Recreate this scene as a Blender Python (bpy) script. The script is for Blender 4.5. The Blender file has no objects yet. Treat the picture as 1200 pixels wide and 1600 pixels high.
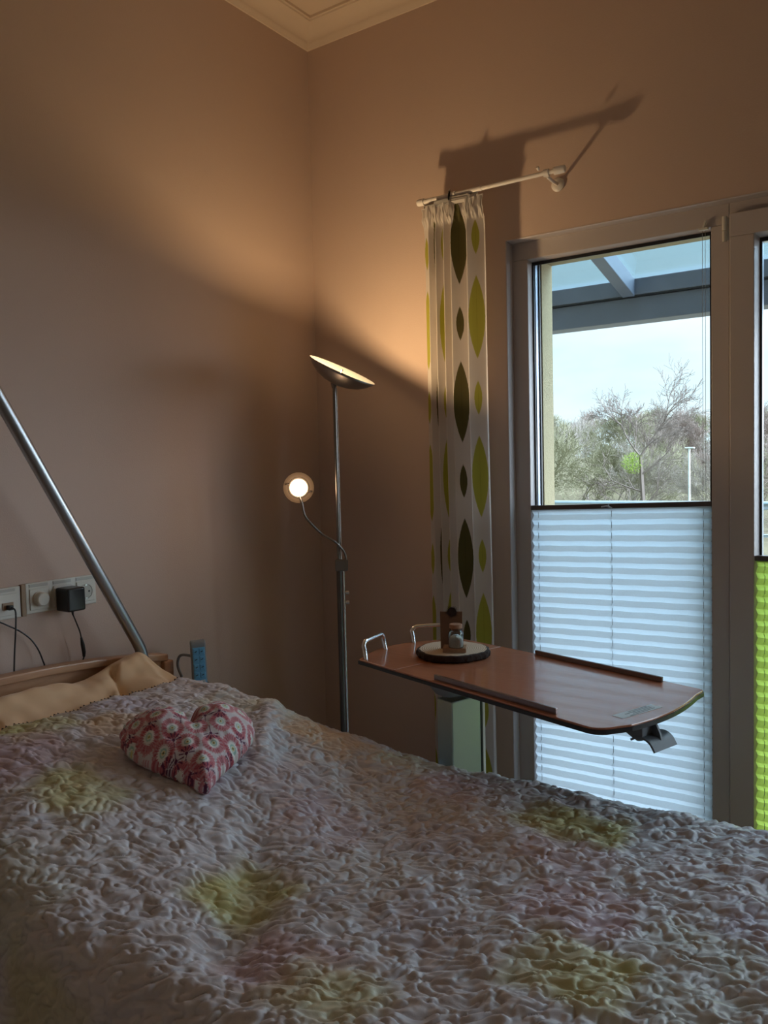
import bpy, bmesh, math, random
import numpy as np
from mathutils import Vector, Matrix
random.seed(7); rng = np.random.default_rng(11)
S = bpy.context.scene
COL = S.collection
PI = math.pi

# ---------------------------------------------------------------- materials
def new_mat(name):
    m = bpy.data.materials.new(name); m.use_nodes = True
    nt = m.node_tree; b = nt.nodes['Principled BSDF']
    return m, nt, b
def setin(b, **k):
    for a, v in k.items():
        a = a.replace('_', ' ')
        if a in b.inputs: b.inputs[a].default_value = v
def c4(c): return (c[0], c[1], c[2], 1)
def simple(name, col, rough=.5, metal=0, noise=0, nscale=20, bump=0, bscale=200, spec=.5, coat=0):
    m, nt, b = new_mat(name)
    setin(b, Base_Color=c4(col), Roughness=rough, Metallic=metal, Specular_IOR_Level=spec, Coat_Weight=coat)
    tc = nt.nodes.new('ShaderNodeTexCoord')
    if noise:
        n = nt.nodes.new('ShaderNodeTexNoise'); n.inputs['Scale'].default_value = nscale; n.inputs['Detail'].default_value = 4
        nt.links.new(tc.outputs['Object'], n.inputs['Vector'])
        mx = nt.nodes.new('ShaderNodeMix'); mx.data_type = 'RGBA'
        mx.inputs['A'].default_value = c4([x*(1-noise) for x in col]); mx.inputs['B'].default_value = c4([min(1, x*(1+noise)) for x in col])
        nt.links.new(n.outputs['Fac'], mx.inputs['Factor']); nt.links.new(mx.outputs['Result'], b.inputs['Base Color'])
    if bump:
        n = nt.nodes.new('ShaderNodeTexNoise'); n.inputs['Scale'].default_value = bscale; n.inputs['Detail'].default_value = 3
        nt.links.new(tc.outputs['Object'], n.inputs['Vector'])
        bp = nt.nodes.new('ShaderNodeBump'); bp.inputs['Strength'].default_value = bump; bp.inputs['Distance'].default_value = .002
        nt.links.new(n.outputs['Fac'], bp.inputs['Height']); nt.links.new(bp.outputs['Normal'], b.inputs['Normal'])
    return m
def wood(name, c1, c2, scale=(1, 14, 14), rough=.35, rot=0, coat=0.0):
    m, nt, b = new_mat(name)
    tc = nt.nodes.new('ShaderNodeTexCoord'); mp = nt.nodes.new('ShaderNodeMapping')
    mp.inputs['Scale'].default_value = scale; mp.inputs['Rotation'].default_value = (0, 0, rot)
    n = nt.nodes.new('ShaderNodeTexNoise'); n.inputs['Scale'].default_value = 6; n.inputs['Detail'].default_value = 6; n.inputs['Distortion'].default_value = .6
    r = nt.nodes.new('ShaderNodeValToRGB'); r.color_ramp.elements[0].position = .35; r.color_ramp.elements[1].position = .7
    r.color_ramp.elements[0].color = c4(c1); r.color_ramp.elements[1].color = c4(c2)
    nt.links.new(tc.outputs['Object'], mp.inputs['Vector']); nt.links.new(mp.outputs['Vector'], n.inputs['Vector'])
    nt.links.new(n.outputs['Fac'], r.inputs['Fac']); nt.links.new(r.outputs['Color'], b.inputs['Base Color'])
    setin(b, Roughness=rough, Coat_Weight=coat)
    return m
def emit(name, col, st):
    m, nt, b = new_mat(name)
    setin(b, Base_Color=c4(col), Emission_Color=c4(col), Emission_Strength=st)
    return m
def glass(name, tint=(1, 1, 1), gloss=.5, rough=0.0):
    m = bpy.data.materials.new(name); m.use_nodes = True; nt = m.node_tree; nt.nodes.clear()
    o = nt.nodes.new('ShaderNodeOutputMaterial'); t = nt.nodes.new('ShaderNodeBsdfTransparent'); g = nt.nodes.new('ShaderNodeBsdfGlossy')
    t.inputs['Color'].default_value = c4(tint); g.inputs['Roughness'].default_value = rough
    f = nt.nodes.new('ShaderNodeFresnel'); f.inputs['IOR'].default_value = 1.45
    mu = nt.nodes.new('ShaderNodeMath'); mu.operation = 'MULTIPLY'; mu.inputs[1].default_value = gloss
    mx = nt.nodes.new('ShaderNodeMixShader')
    nt.links.new(f.outputs[0], mu.inputs[0]); nt.links.new(mu.outputs[0], mx.inputs['Fac'])
    nt.links.new(t.outputs[0], mx.inputs[1]); nt.links.new(g.outputs[0], mx.inputs[2]); nt.links.new(mx.outputs[0], o.inputs['Surface'])
    return m
def fabric(name, col=None, attr=None, trans=0, rough=.8, bump=.3, bscale=900, sheen=.2):
    m, nt, b = new_mat(name)
    setin(b, Roughness=rough, Sheen_Weight=sheen, Specular_IOR_Level=.25)
    tc = nt.nodes.new('ShaderNodeTexCoord')
    n = nt.nodes.new('ShaderNodeTexNoise'); n.inputs['Scale'].default_value = bscale
    nt.links.new(tc.outputs['Object'], n.inputs['Vector'])
    bp = nt.nodes.new('ShaderNodeBump'); bp.inputs['Strength'].default_value = bump; bp.inputs['Distance'].default_value = .001
    nt.links.new(n.outputs['Fac'], bp.inputs['Height']); nt.links.new(bp.outputs['Normal'], b.inputs['Normal'])
    if attr:
        a = nt.nodes.new('ShaderNodeAttribute'); a.attribute_name = attr; src = a.outputs['Color']
        nt.links.new(src, b.inputs['Base Color'])
    else: b.inputs['Base Color'].default_value = c4(col); src = None
    if trans:
        tr = nt.nodes.new('ShaderNodeBsdfTranslucent'); mx = nt.nodes.new('ShaderNodeMixShader'); mx.inputs['Fac'].default_value = trans
        if src: nt.links.new(src, tr.inputs['Color'])
        else: tr.inputs['Color'].default_value = c4(col)
        o = nt.nodes['Material Output']
        nt.links.new(b.outputs[0], mx.inputs[1]); nt.links.new(tr.outputs[0], mx.inputs[2]); nt.links.new(mx.outputs[0], o.inputs['Surface'])
    return m

M = dict(
 wall=simple('wall_paint', (.56, .425, .355), .85, noise=.035, nscale=2.5, bump=.25, bscale=260),
 wall_pale=simple('pale_wall_paint', (.78, .68, .60), .85, noise=.03, nscale=2.5),
 ceil=simple('ceiling_paint', (.72, .60, .48), .85, noise=.02, nscale=3, bump=.1, bscale=200),
 facade=simple('yellow_plaster', (.34, .27, .155), .9, noise=.25, nscale=160, bump=.9, bscale=220),
 floor=wood('floor_laminate', (.34, .24, .16), (.48, .35, .24), (1, 8, 8), .4),
 pvc=simple('window_plastic', (.50, .45, .44), .35, noise=.02, nscale=8),
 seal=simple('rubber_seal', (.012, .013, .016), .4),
 spacer=simple('glazing_spacer', (.45, .5, .6), .3, .9),
 glass=glass('window_glass', (.97, .99, 1), .5),
 roofglass=glass('roof_glass', (.78, .92, .97), .6),
 bronze=simple('bronze_rail', (.10, .085, .08), .35, .5),
 steel_grey=simple('painted_grey_steel', (.13, .145, .185), .5, noise=.12, nscale=12),
 alu=simple('brushed_aluminium', (.55, .56, .57), .3, 1, bump=.1, bscale=300),
 nickel=simple('brushed_nickel', (.22, .20, .18), .32, 1),
 bowl=simple('lamp_bowl_outside', (.30, .27, .25), .38, 1),
 reflector=simple('lamp_bowl_inside', (.12, .122, .12), .5),
 steel_tube=simple('satin_steel_tube', (.36, .38, .40), .33, .95),
 beech=wood('beech_wood', (.42, .22, .115), (.55, .31, .17), (12, 1.2, 12), .35, coat=.2),
 tabletop=wood('reddish_table_laminate', (.42, .155, .080), (.47, .18, .095), (1.5, 22, 22), .26, rot=.31, coat=.55),
 black_edge=simple('black_edge', (.012, .012, .013), .4),
 brown_rail=simple('brown_metal_strip', (.22, .17, .16), .25, .8),
 chrome=simple('polished_handle', (.80, .82, .84), .16, 1),
 greyplastic=simple('grey_plastic', (.13, .15, .17), .42, bump=.2, bscale=500),
 bracket=simple('grey_bracket', (.23, .26, .29), .4, .2),
 column=simple('column_aluminium', (.42, .47, .42), .34, .65),
 white_pl=simple('white_plastic', (.60, .585, .53), .35),
 white_rod=simple('white_painted_rod', (.72, .68, .64), .4),
 black_pl=simple('black_plastic', (.012, .013, .015), .35),
 tanstrip=simple('tan_trunking', (.30, .20, .12), .5),
 socket_in=simple('socket_well', (.42, .41, .37), .4),
 hole=simple('socket_hole', (.02, .02, .02), .6),
 peach=fabric('peach_cotton', (.74, .51, .31), rough=.85, bump=.25, bscale=700),
 mattress=fabric('mattress_cover', (.55, .56, .58)),
 bluepad=simple('blue_keypad', (.13, .40, .68), .4),
 pale=simple('pale_symbol', (.62, .70, .75), .5),
 navy=simple('navy_symbol', (.02, .05, .10), .5),
 bark=simple('dark_bark', (.030, .015, .010), .9, noise=.6, nscale=60, bump=1, bscale=90),
 kraft=simple('brown_board', (.21, .115, .065), .75, noise=.1, nscale=40),
 block=wood('pale_brown_block', (.34, .19, .11), (.42, .25, .15), (4, 30, 30), .6),
 seedhead=simple('dark_seed_head', (.03, .018, .015), .8),
 cork=simple('cork', (.36, .19, .11), .85, noise=.35, nscale=220, bump=.6, bscale=200),
 filling=simple('white_filling', (.75, .74, .70), .9, noise=.12, nscale=260, bump=1, bscale=180),
 jarglass=glass('jar_glass', (.90, .97, .98), 1.4, .03),
 sticker=simple('grey_sticker', (.60, .65, .65), .4),
 stickertext=simple('sticker_print', (.18, .21, .22), .5),
 blind_white=None, blind_green=None,
 cord=simple('blind_cord', (.30, .33, .36), .7),
 rail_out=simple('galvanised_rail', (.42, .50, .56), .35, .7),
 deck=simple('balcony_concrete', (.35, .35, .34), .9, noise=.15, nscale=8),
 post=simple('lamp_post_metal', (.62, .70, .72), .5),
 ground=simple('leaf_litter', (.15, .14, .085), 1, noise=.4, nscale=.4),
)
def blind_mat(name, col, trans):
    m = bpy.data.materials.new(name); m.use_nodes = True; nt = m.node_tree; nt.nodes.clear()
    o = nt.nodes.new('ShaderNodeOutputMaterial'); d = nt.nodes.new('ShaderNodeBsdfDiffuse'); t = nt.nodes.new('ShaderNodeBsdfTranslucent')
    tc = nt.nodes.new('ShaderNodeTexCoord'); mp = nt.nodes.new('ShaderNodeMapping'); mp.inputs['Scale'].default_value = (160, 160, 500)
    n = nt.nodes.new('ShaderNodeTexNoise'); n.inputs['Scale'].default_value = 1
    mx = nt.nodes.new('ShaderNodeMix'); mx.data_type = 'RGBA'
    mx.inputs['A'].default_value = c4([x*.93 for x in col]); mx.inputs['B'].default_value = c4([min(1, x*1.05) for x in col])
    ms = nt.nodes.new('ShaderNodeMixShader'); ms.inputs['Fac'].default_value = trans
    L = nt.links
    L.new(tc.outputs['Object'], mp.inputs['Vector']); L.new(mp.outputs['Vector'], n.inputs['Vector']); L.new(n.outputs['Fac'], mx.inputs['Factor'])
    L.new(mx.outputs['Result'], d.inputs['Color']); L.new(mx.outputs['Result'], t.inputs['Color'])
    L.new(d.outputs[0], ms.inputs[1]); L.new(t.outputs[0], ms.inputs[2]); L.new(ms.outputs[0], o.inputs['Surface'])
    return m
M['blind_white'] = blind_mat('white_pleated_fabric', (.56, .66, .74), .60)
M['blind_green'] = blind_mat('green_pleated_fabric', (.42, .57, .10), .66)

def ring_wood():
    m, nt, b = new_mat('growth_ring_wood')
    tc = nt.nodes.new('ShaderNodeTexCoord'); w = nt.nodes.new('ShaderNodeTexWave')
    w.wave_type = 'RINGS'; w.rings_direction = 'Z'; w.inputs['Scale'].default_value = 55; w.inputs['Distortion'].default_value = 1.5; w.inputs['Detail Scale'].default_value = .6
    mp = nt.nodes.new('ShaderNodeMapping'); mp.inputs['Location'].default_value = (0, 0, 0)
    r = nt.nodes.new('ShaderNodeValToRGB')
    r.color_ramp.elements[0].color = (.40, .28, .18, 1); r.color_ramp.elements[1].color = (.72, .60, .46, 1)
    nt.links.new(tc.outputs['Object'], mp.inputs['Vector']); nt.links.new(mp.outputs['Vector'], w.inputs['Vector'])
    nt.links.new(w.outputs['Fac'], r.inputs['Fac']); nt.links.new(r.outputs['Color'], b.inputs['Base Color']); setin(b, Roughness=.7)
    return m
M['rings'] = ring_wood()

# ---------------------------------------------------------------- geometry helpers
def frame_of(d, up=Vector((0, 0, 1))):
    d = Vector(d).normalized()
    if abs(d.dot(up)) > .98: up = Vector((1, 0, 0))
    a = d.cross(up).normalized(); return a, a.cross(d).normalized(), d
class MB:
    def __init__(s): s.v = []; s.f = []
    def add(s, vs, fs):
        o = len(s.v); s.v += [tuple(v) for v in vs]; s.f += [tuple(i+o for i in f) for f in fs]; return s
    def box(s, a, b):
        x0, y0, z0 = [min(a[i], b[i]) for i in range(3)]; x1, y1, z1 = [max(a[i], b[i]) for i in range(3)]
        return s.add([(x0,y0,z0),(x1,y0,z0),(x1,y1,z0),(x0,y1,z0),(x0,y0,z1),(x1,y0,z1),(x1,y1,z1),(x0,y1,z1)],
          [(0,3,2,1),(4,5,6,7),(0,1,5,4),(1,2,6,5),(2,3,7,6),(3,0,4,7)])
    def obox(s, c, ax, ay, az, hx, hy, hz):
        c = Vector(c); ax, ay, az = Vector(ax)*hx, Vector(ay)*hy, Vector(az)*hz
        vs = [c+ax*i+ay*j+az*k for k in (-1, 1) for i, j in ((-1,-1),(1,-1),(1,1),(-1,1))]
        return s.add(vs, [(0,3,2,1),(4,5,6,7),(0,1,5,4),(1,2,6,5),(2,3,7,6),(3,0,4,7)])
    def tube(s, pts, r, seg=12, cap=True):
        pts = [Vector(p) for p in pts]; n = len(pts)
        rs = r if isinstance(r, (list, tuple)) else [r]*n
        a = None; rings = []
        for i, p in enumerate(pts):
            d = (pts[min(i+1, n-1)]-pts[max(i-1, 0)]).normalized()
            if a is None: a, b, _ = frame_of(d)
            else:
                a = (a-d*a.dot(d)).normalized(); b = d.cross(a)
            b = d.cross(a)
            rings.append([p+(a*math.cos(t)+b*math.sin(t))*rs[i] for t in [2*PI*k/seg for k in range(seg)]])
        vs = [v for R in rings for v in R]; fs = []
        for i in range(n-1):
            for k in range(seg):
                k2 = (k+1) % seg; fs.append((i*seg+k, i*seg+k2, (i+1)*seg+k2, (i+1)*seg+k))
        if cap: fs.append(tuple(range(seg-1, -1, -1))); fs.append(tuple((n-1)*seg+k for k in range(seg)))
        return s.add(vs, fs)
    def lathe(s, c, d, prof, seg=32, capends=True):   # prof: (radius, height along d)
        a, b, d = frame_of(d); c = Vector(c); vs = []; fs = []
        for r, h in prof:
            vs += [c+d*h+(a*math.cos(t)+b*math.sin(t))*r for t in [2*PI*k/seg for k in range(seg)]]
        for i in range(len(prof)-1):
            for k in range(seg):
                k2 = (k+1) % seg; fs.append((i*seg+k, i*seg+k2, (i+1)*seg+k2, (i+1)*seg+k))
        if capends:
            if prof[0][0] > 1e-6: fs.append(tuple(range(seg-1, -1, -1)))
            if prof[-1][0] > 1e-6: fs.append(tuple((len(prof)-1)*seg+k for k in range(seg)))
        return s.add(vs, fs)
    def prism(s, poly, z0, z1):
        n = len(poly)
        return s.add([(x, y, z0) for x, y in poly]+[(x, y, z1) for x, y in poly],
          [tuple(range(n-1, -1, -1)), tuple(range(n, 2*n))]+[(i, (i+1) % n, n+(i+1) % n, n+i) for i in range(n)])
    def ext(s, poly3, vec):
        n = len(poly3); vec = Vector(vec); P = [Vector(p) for p in poly3]
        return s.add(P+[p+vec for p in P], [tuple(range(n-1, -1, -1)), tuple(range(n, 2*n))]+[(i, (i+1) % n, n+(i+1) % n, n+i) for i in range(n)])
ORG = {}
def link(name, me, parent=None, origin=None):
    o = bpy.data.objects.new(name, me); COL.objects.link(o)
    if parent is not None:
        o.parent = parent; ORG[o] = ORG[parent]
    return o
def build(name, mb, mat, parent=None, origin=None, smooth=False, bevel=0, sub=0, bseg=2):
    og = ORG[parent] if parent is not None else Vector(origin or (0, 0, 0))
    me = bpy.data.meshes.new(name)
    me.from_pydata([(v[0]-og.x, v[1]-og.y, v[2]-og.z) for v in mb.v], [], mb.f)
    bm = bmesh.new(); bm.from_mesh(me); bmesh.ops.recalc_face_normals(bm, faces=bm.faces); bm.to_mesh(me); bm.free()
    me.materials.append(mat)
    me.polygons.foreach_set('use_smooth', [bool(smooth)]*len(me.polygons))
    o = link(name, me, parent)
    if parent is None: o.location = og; ORG[o] = og
    if bevel:
        m = o.modifiers.new('bevel', 'BEVEL'); m.width = bevel; m.segments = bseg; m.limit_method = 'ANGLE'; m.angle_limit = .6
        m.harden_normals = False
    if sub:
        m = o.modifiers.new('sub', 'SUBSURF'); m.levels = sub; m.render_levels = sub
    if smooth:
        me.polygons.foreach_set('use_smooth', [True]*len(me.polygons))
        if smooth != 'all':
            try: me.set_sharp_from_angle(angle=.7)
            except Exception: pass
    return o
def thing(name, loc, label, cat, group=None):
    o = bpy.data.objects.new(name, None); COL.objects.link(o); o.location = loc; o.empty_display_size = .05
    ORG[o] = Vector(loc); tag(o, label, cat, group); return o
def tag(o, label, cat, group=None, kind=None):
    if label: o['label'] = label
    if cat: o['category'] = cat
    if group: o['group'] = group
    if kind: o['kind'] = kind
    return o
def sempty(name, loc):
    o = bpy.data.objects.new(name, None); COL.objects.link(o); o.location = loc; ORG[o] = Vector(loc); o['kind'] = 'structure'; return o
def struct(name, mb, mat, bevel=0, smooth=False):
    o = build(name, mb, mat, bevel=bevel, smooth=smooth); o['kind'] = 'structure'; return o
def grid_mesh(name, P, mat, parent=None, origin=(0, 0, 0), color=None, closed_u=False, smooth=True):
    nu, nv = P.shape[:2]; og = np.array(ORG[parent] if parent is not None else Vector(origin))
    V = (P.reshape(-1, 3)-og).astype(np.float32)
    I = np.arange(nu*nv).reshape(nu, nv)
    if closed_u: A = I; B = np.roll(I, -1, 0); q = np.stack([A[:, :-1], B[:, :-1], B[:, 1:], A[:, 1:]], -1)
    else: q = np.stack([I[:-1, :-1], I[1:, :-1], I[1:, 1:], I[:-1, 1:]], -1)
    q = q.reshape(-1, 4).astype(np.int32)
    me = bpy.data.meshes.new(name)
    me.vertices.add(len(V)); me.vertices.foreach_set('co', V.ravel())
    me.loops.add(q.size); me.loops.foreach_set('vertex_index', q.ravel())
    me.polygons.add(len(q)); me.polygons.foreach_set('loop_start', np.arange(0, q.size, 4, dtype=np.int32))
    me.update(calc_edges=True); me.validate()
    me.polygons.foreach_set('use_smooth', np.full(len(me.polygons), bool(smooth)))
    if color is not None:
        a = me.color_attributes.new('pattern', 'FLOAT_COLOR', 'POINT')
        c = np.ones((len(V), 4), np.float32); c[:, :3] = color.reshape(-1, 3); a.data.foreach_set('color', c.ravel())
    me.materials.append(mat)
    o = link(name, me, parent)
    if parent is None: o.location = Vector(origin); ORG[o] = Vector(origin)
    return o
def perlin(x, y, seed=0):
    r = np.random.default_rng(seed); N = 256
    ang = r.random((N, N))*2*np.pi; gx, gy = np.cos(ang), np.sin(ang)
    xi, yi = np.floor(x).astype(int), np.floor(y).astype(int); xf, yf = x-xi, y-yi
    u = xf**3*(xf*(xf*6-15)+10); v = yf**3*(yf*(yf*6-15)+10)
    def g(i, j): a, b = (xi+i) % N, (yi+j) % N; return gx[a, b]*(xf-i)+gy[a, b]*(yf-j)
    return ((g(0,0)*(1-u)+g(1,0)*u)*(1-v)+(g(0,1)*(1-u)+g(1,1)*u)*v)*1.5
def sstep(a, b, x): t = np.clip((x-a)/(b-a), 0, 1); return t*t*(3-2*t)
def arc(c, a, b, r, t0, t1, n=8):
    c, a, b = Vector(c), Vector(a), Vector(b)
    return [c+(a*math.cos(t0+(t1-t0)*i/n)+b*math.sin(t0+(t1-t0)*i/n))*r for i in range(n+1)]
def smoothpath(pts, n=8):     # Catmull-Rom
    P = [Vector(p) for p in pts]; P = [P[0]*2-P[1]]+P+[P[-1]*2-P[-2]]; out = []
    for i in range(1, len(P)-2):
        for k in range(n):
            t = k/n; a, b, c, d = P[i-1], P[i], P[i+1], P[i+2]
            out.append(.5*((2*b)+(c-a)*t+(2*a-5*b+4*c-d)*t*t+(3*b-a-3*c+d)*t**3))
    return out+[P[-2]]

# ================================================================= SETTING
X1, Y1, H = 4.3, -3.9, 2.962
struct('floor', MB().box((-.1, Y1-.1, -.08), (X1+.1, .1, 0)), M['floor'])
struct('ceiling', MB().box((-.1, Y1-.1, H), (X1+.1, .2, H+.1)), M['ceil'])
struct('wall_left', MB().box((-.1, Y1-.1, 0), (0, .1, H)), M['wall'])
struct('wall_back', MB().box((0, Y1-.1, 0), (X1, Y1, H)), M['wall_pale'])
struct('wall_front', MB().box((X1, Y1-.1, 0), (X1+.1, .1, H)), M['wall_pale'])
WT = 2.066; WX0, WX1 = .797, 2.36; VX0, VX1, VZ0 = 2.62, 4.1, .30
mb = MB(); D_ = .12
mb.box((0, 0, 0), (WX0, D_, H)); mb.box((WX0, 0, WT), (WX1, D_, H)); mb.box((WX1, 0, 0), (VX0, D_, H))
mb.box((VX0, 0, WT), (VX1, D_, H)); mb.box((VX0, 0, 0), (VX1, D_, VZ0)); mb.box((VX1, 0, 0), (X1, D_, H))
struct('wall_right', mb, M['wall'])
# rounded white lining of the opening (plastic corner bead)
mb = MB(); lin = [(.0, -.0015), (.0022, -.0005), (.0035, .002), (.0040, .041), (.0, .041)]
def prismz(prof, z0, z1): return [(WX0-.0005+a, b, z0) for a, b in prof], [(WX0-.0005+a, b, z1) for a, b in prof]
P0, P1 = prismz(lin, 0, WT-.001); n = len(lin); mb.add(P0+P1, [tuple(range(n-1, -1, -1)), tuple(range(n, 2*n))]+[(i, (i+1) % n, n+(i+1) % n, n+i) for i in range(n)])
P0 = [(WX0+.004, b, WT+.0005-a) for a, b in lin]; P1 = [(WX1, b, WT+.0005-a) for a, b in lin]
mb.add(P0+P1, [tuple(range(n-1, -1, -1)), tuple(range(n, 2*n))]+[(i, (i+1) % n, n+(i+1) % n, n+i) for i in range(n)])
struct('trim_5', mb, M['pvc'])
mb = MB(); fx0, fz = .8655, 2.014
mb.box((-1.0, .122, -.6), (fx0, .207, 3.3)); mb.box((fx0, .122, fz), (2.31, .207, 3.3)); mb.box((2.31, .122, -.6), (2.68, .207, 3.3))
mb.box((2.68, .122, fz), (4.04, .207, 3.3)); mb.box((2.68, .122, -.6), (4.04, .207, .35)); mb.box((4.04, .122, -.6), (4.6, .207, 3.3))
mb.box((fx0, .122, -.6), (2.31, .207, .0))
struct('wall_facade', mb, M['facade'])
# cornice, cove profile, on the two walls in view and the two behind
def cove(name, p0, p1, inn):
    prof = [(0, 2.895), (.006, 2.895), (.010, 2.903), (.014, 2.908)]
    prof += [(.014+.062*(1-math.cos(t)), 2.908+.040*math.sin(t)) for t in [PI/2*i/8 for i in range(1, 9)]]
    prof += [(.078, 2.953), (.086, 2.953), (.086, H), (0, H)]
    p0, p1, inn = Vector(p0), Vector(p1), Vector(inn); d = (p1-p0).normalized()
    n = len(prof); A = [p0+inn*w+d*w+Vector((0, 0, z)) for w, z in prof]; B = [p1+inn*w-d*w+Vector((0, 0, z)) for w, z in prof]
    m_ = MB().add(A+B, [tuple(range(n-1, -1, -1)), tuple(range(n, 2*n))]+[(i, (i+1) % n, n+(i+1) % n, n+i) for i in range(n)])
    struct(name, m_, M['ceil'], smooth=True)
cove('trim_1', (0, 0, 0), (0, Y1, 0), (1, 0, 0)); cove('trim_2', (0, 0, 0), (X1, 0, 0), (0, -1, 0))
cove('trim_3', (0, Y1, 0), (X1, Y1, 0), (0, 1, 0)); cove('trim_4', (X1, 0, 0), (X1, Y1, 0), (-1, 0, 0))
struct('baseboard_left', MB().box((0, Y1, 0), (.014, -.014, .07)), M['white_pl'], bevel=.003)
struct('baseboard_right', MB().box((0, -.014, 0), (WX0-.01, 0, .07)), M['white_pl'], bevel=.003)

# ---- window_1 : tall fixed pane left of the balcony door
w1 = sempty('window_1', (.81, 0, 0)); FY = .040
mb = MB()
mb.box((.7985, FY, .02), (.853, .12, 2.0062)); mb.box((.7985, FY, 2.0065), (1.4665, .12, WT-.001))
mb.box((1.4175, FY, .02), (1.4665, .12, 2.0062)); mb.box((.8532, FY, .02), (1.4173, .12, .09))
build('window_frame', mb, M['pvc'], w1, bevel=.002)
mb = MB()
def wedge(mb, x, s_, z0, z1, y0, y1, w):      # glazing bead, face tilted towards the pane
    mb.add([(x, y0, z0), (x+s_*w, y1, z0), (x, y1, z0), (x, y0, z1), (x+s_*w, y1, z1), (x, y1, z1)], [(0, 1, 2), (3, 5, 4), (0, 3, 4, 1), (1, 4, 5, 2), (2, 5, 3, 0)])
wedge(mb, .853, 1, .09, 2.006, FY+.001, .066, .0042); wedge(mb, 1.4175, -1, .09, 2.006, FY+.001, .066, .0042)
mb.add([(.853, FY+.001, 2.0064), (.853, .066, 2.001), (.853, .066, 2.0064), (1.4175, FY+.001, 2.0064), (1.4175, .066, 2.001), (1.4175, .066, 2.0064)], [(0, 1, 2), (3, 5, 4), (0, 3, 4, 1), (1, 4, 5, 2), (2, 5, 3, 0)])
build('glazing_bead', mb, M['pvc'], w1)
mb = MB()
mb.box((.8565, .0662, .09), (.8625, .0710, 2.0)); mb.box((1.408, .0662, .09), (1.414, .0710, 2.0)); mb.box((.8625, .0662, 1.990), (1.408, .0710, 2.0)); mb.box((.8625, .0662, .09), (1.408, .0710, .10))
mb.box((.8615, .100, .1), (.8665, .108, 2.0)); mb.box((.8668, .100, 2.001), (1.408, .108, 2.008))
build('rubber_seal', mb, M['seal'], w1)
mb = MB(); mb.box((.8560, .080, .1), (.8625, .0985, 2.002)); mb.box((.8626, .080, 1.997), (1.410, .0985, 2.004)); mb.box((1.411, .080, .1), (1.414, .0985, 2.0))
build('spacer_bar', mb, M['spacer'], w1)
build('glass_pane', MB().box((.858, .0725, .09), (1.413, .0765, 1.999)), M['glass'], w1)
mb = MB(); mb.obox((1.398, .036, 2.003), (1, 0, 0), (0, 1, 0), (0, 0, 1), .013, .006, .0035); mb.obox((1.402, .032, 2.016), (.35, 0, .93), (0, 1, 0), (-.93, 0, .35), .010, .004, .003)
build('cord_clip', mb, M['white_pl'], w1, bevel=.001)

# ---- door_1 : balcony door with pane
d1 = sempty('door_1', (1.476, 0, 0)); LY = .020
mb = MB()
mb.box((1.467, FY, 2.032), (2.345, .12, WT-.001)); mb.box((2.29, FY, .0), (2.345, .12, 2.0318)); mb.box((1.467, FY, 0), (2.2898, .12, .03))
build('door_frame', mb, M['pvc'], d1, bevel=.002)
mb = MB()
mb.box((1.4705, LY, .035), (1.535, .10, 1.9648)); mb.box((2.222, LY, .035), (2.288, .10, 1.9648))
mb.box((1.4705, LY, 1.965), (2.288, .10, 2.029)); mb.box((1.5352, LY, .035), (2.2218, .10, .13))
build('door_leaf', mb, M['pvc'], d1, bevel=.0025)
mb = MB()
wedge(mb, 1.535, 1, .13, 1.965, LY+.001, .052, .0085); wedge(mb, 2.222, -1, .13, 1.965, LY+.001, .052, .0085)
mb.add([(1.535, LY+.001, 1.9649), (1.535, .052, 1.957), (1.535, .052, 1.9649), (2.222, LY+.001, 1.9649), (2.222, .052, 1.957), (2.222, .052, 1.9649)], [(0, 1, 2), (3, 5, 4), (0, 3, 4, 1), (1, 4, 5, 2), (2, 5, 3, 0)])
build('glazing_bead', mb, M['pvc'], d1)
mb = MB()
mb.box((1.5425, .0522, .13), (1.5495, .0575, 1.96)); mb.box((2.207, .0522, .13), (2.214, .0575, 1.96)); mb.box((1.5495, .0522, 1.946), (2.207, .0575, 1.96))
build('rubber_seal', mb, M['seal'], d1)
mb = MB(); mb.box((1.5420, .066, .13), (1.5480, .084, 1.955)); mb.box((1.548, .066, 1.948), (2.207, .084, 1.954))
build('spacer_bar', mb, M['spacer'], d1)
build('glass_pane', MB().box((1.543, .059, .13), (2.213, .063, 1.958)), M['glass'], d1)
build('hinge', MB().tube([(1.4575, .024, 1.985), (1.4575, .024, 2.024)], .0068, 14).tube([(1.4575, .024, 1.955), (1.4575, .024, 1.983)], .0060, 14).box((1.452, .026, 1.960), (1.480, .0385, 2.020)), M['white_pl'], d1, smooth=True)
mb = MB().tube([(2.255, LY, 1.05), (2.255, -.022, 1.05), (2.25, -.027, 1.05), (2.14, -.027, 1.05)], .010, 12); mb.box((2.240, .012, 1.0), (2.270, .021, 1.11))
build('door_handle', mb, M['alu'], d1, smooth=True)

# ---- added_window_2 : unseen, added beyond the right edge to bring in daylight
w2 = sempty('added_window_2', (VX0, 0, VZ0)); mb = MB()
mb.box((VX0, FY, VZ0), (VX0+.06, .12, WT)); mb.box((VX1-.06, FY, VZ0), (VX1, .12, WT)); mb.box((VX0+.0602, FY, WT-.06), (VX1-.0602, .12, WT)); mb.box((VX0+.0602, FY, VZ0), (VX1-.0602, .12, VZ0+.06))
build('window_frame', mb, M['pvc'], w2, bevel=.002)
build('glass_pane', MB().box((VX0+.055, .070, VZ0+.055), (VX1-.055, .074, WT-.055)), M['glass'], w2)
build('window_sill', MB().box((VX0-.05, -.16, VZ0-.03), (VX1+.05, -.0, VZ0)), M['white_pl'], w2, bevel=.004)

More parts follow.
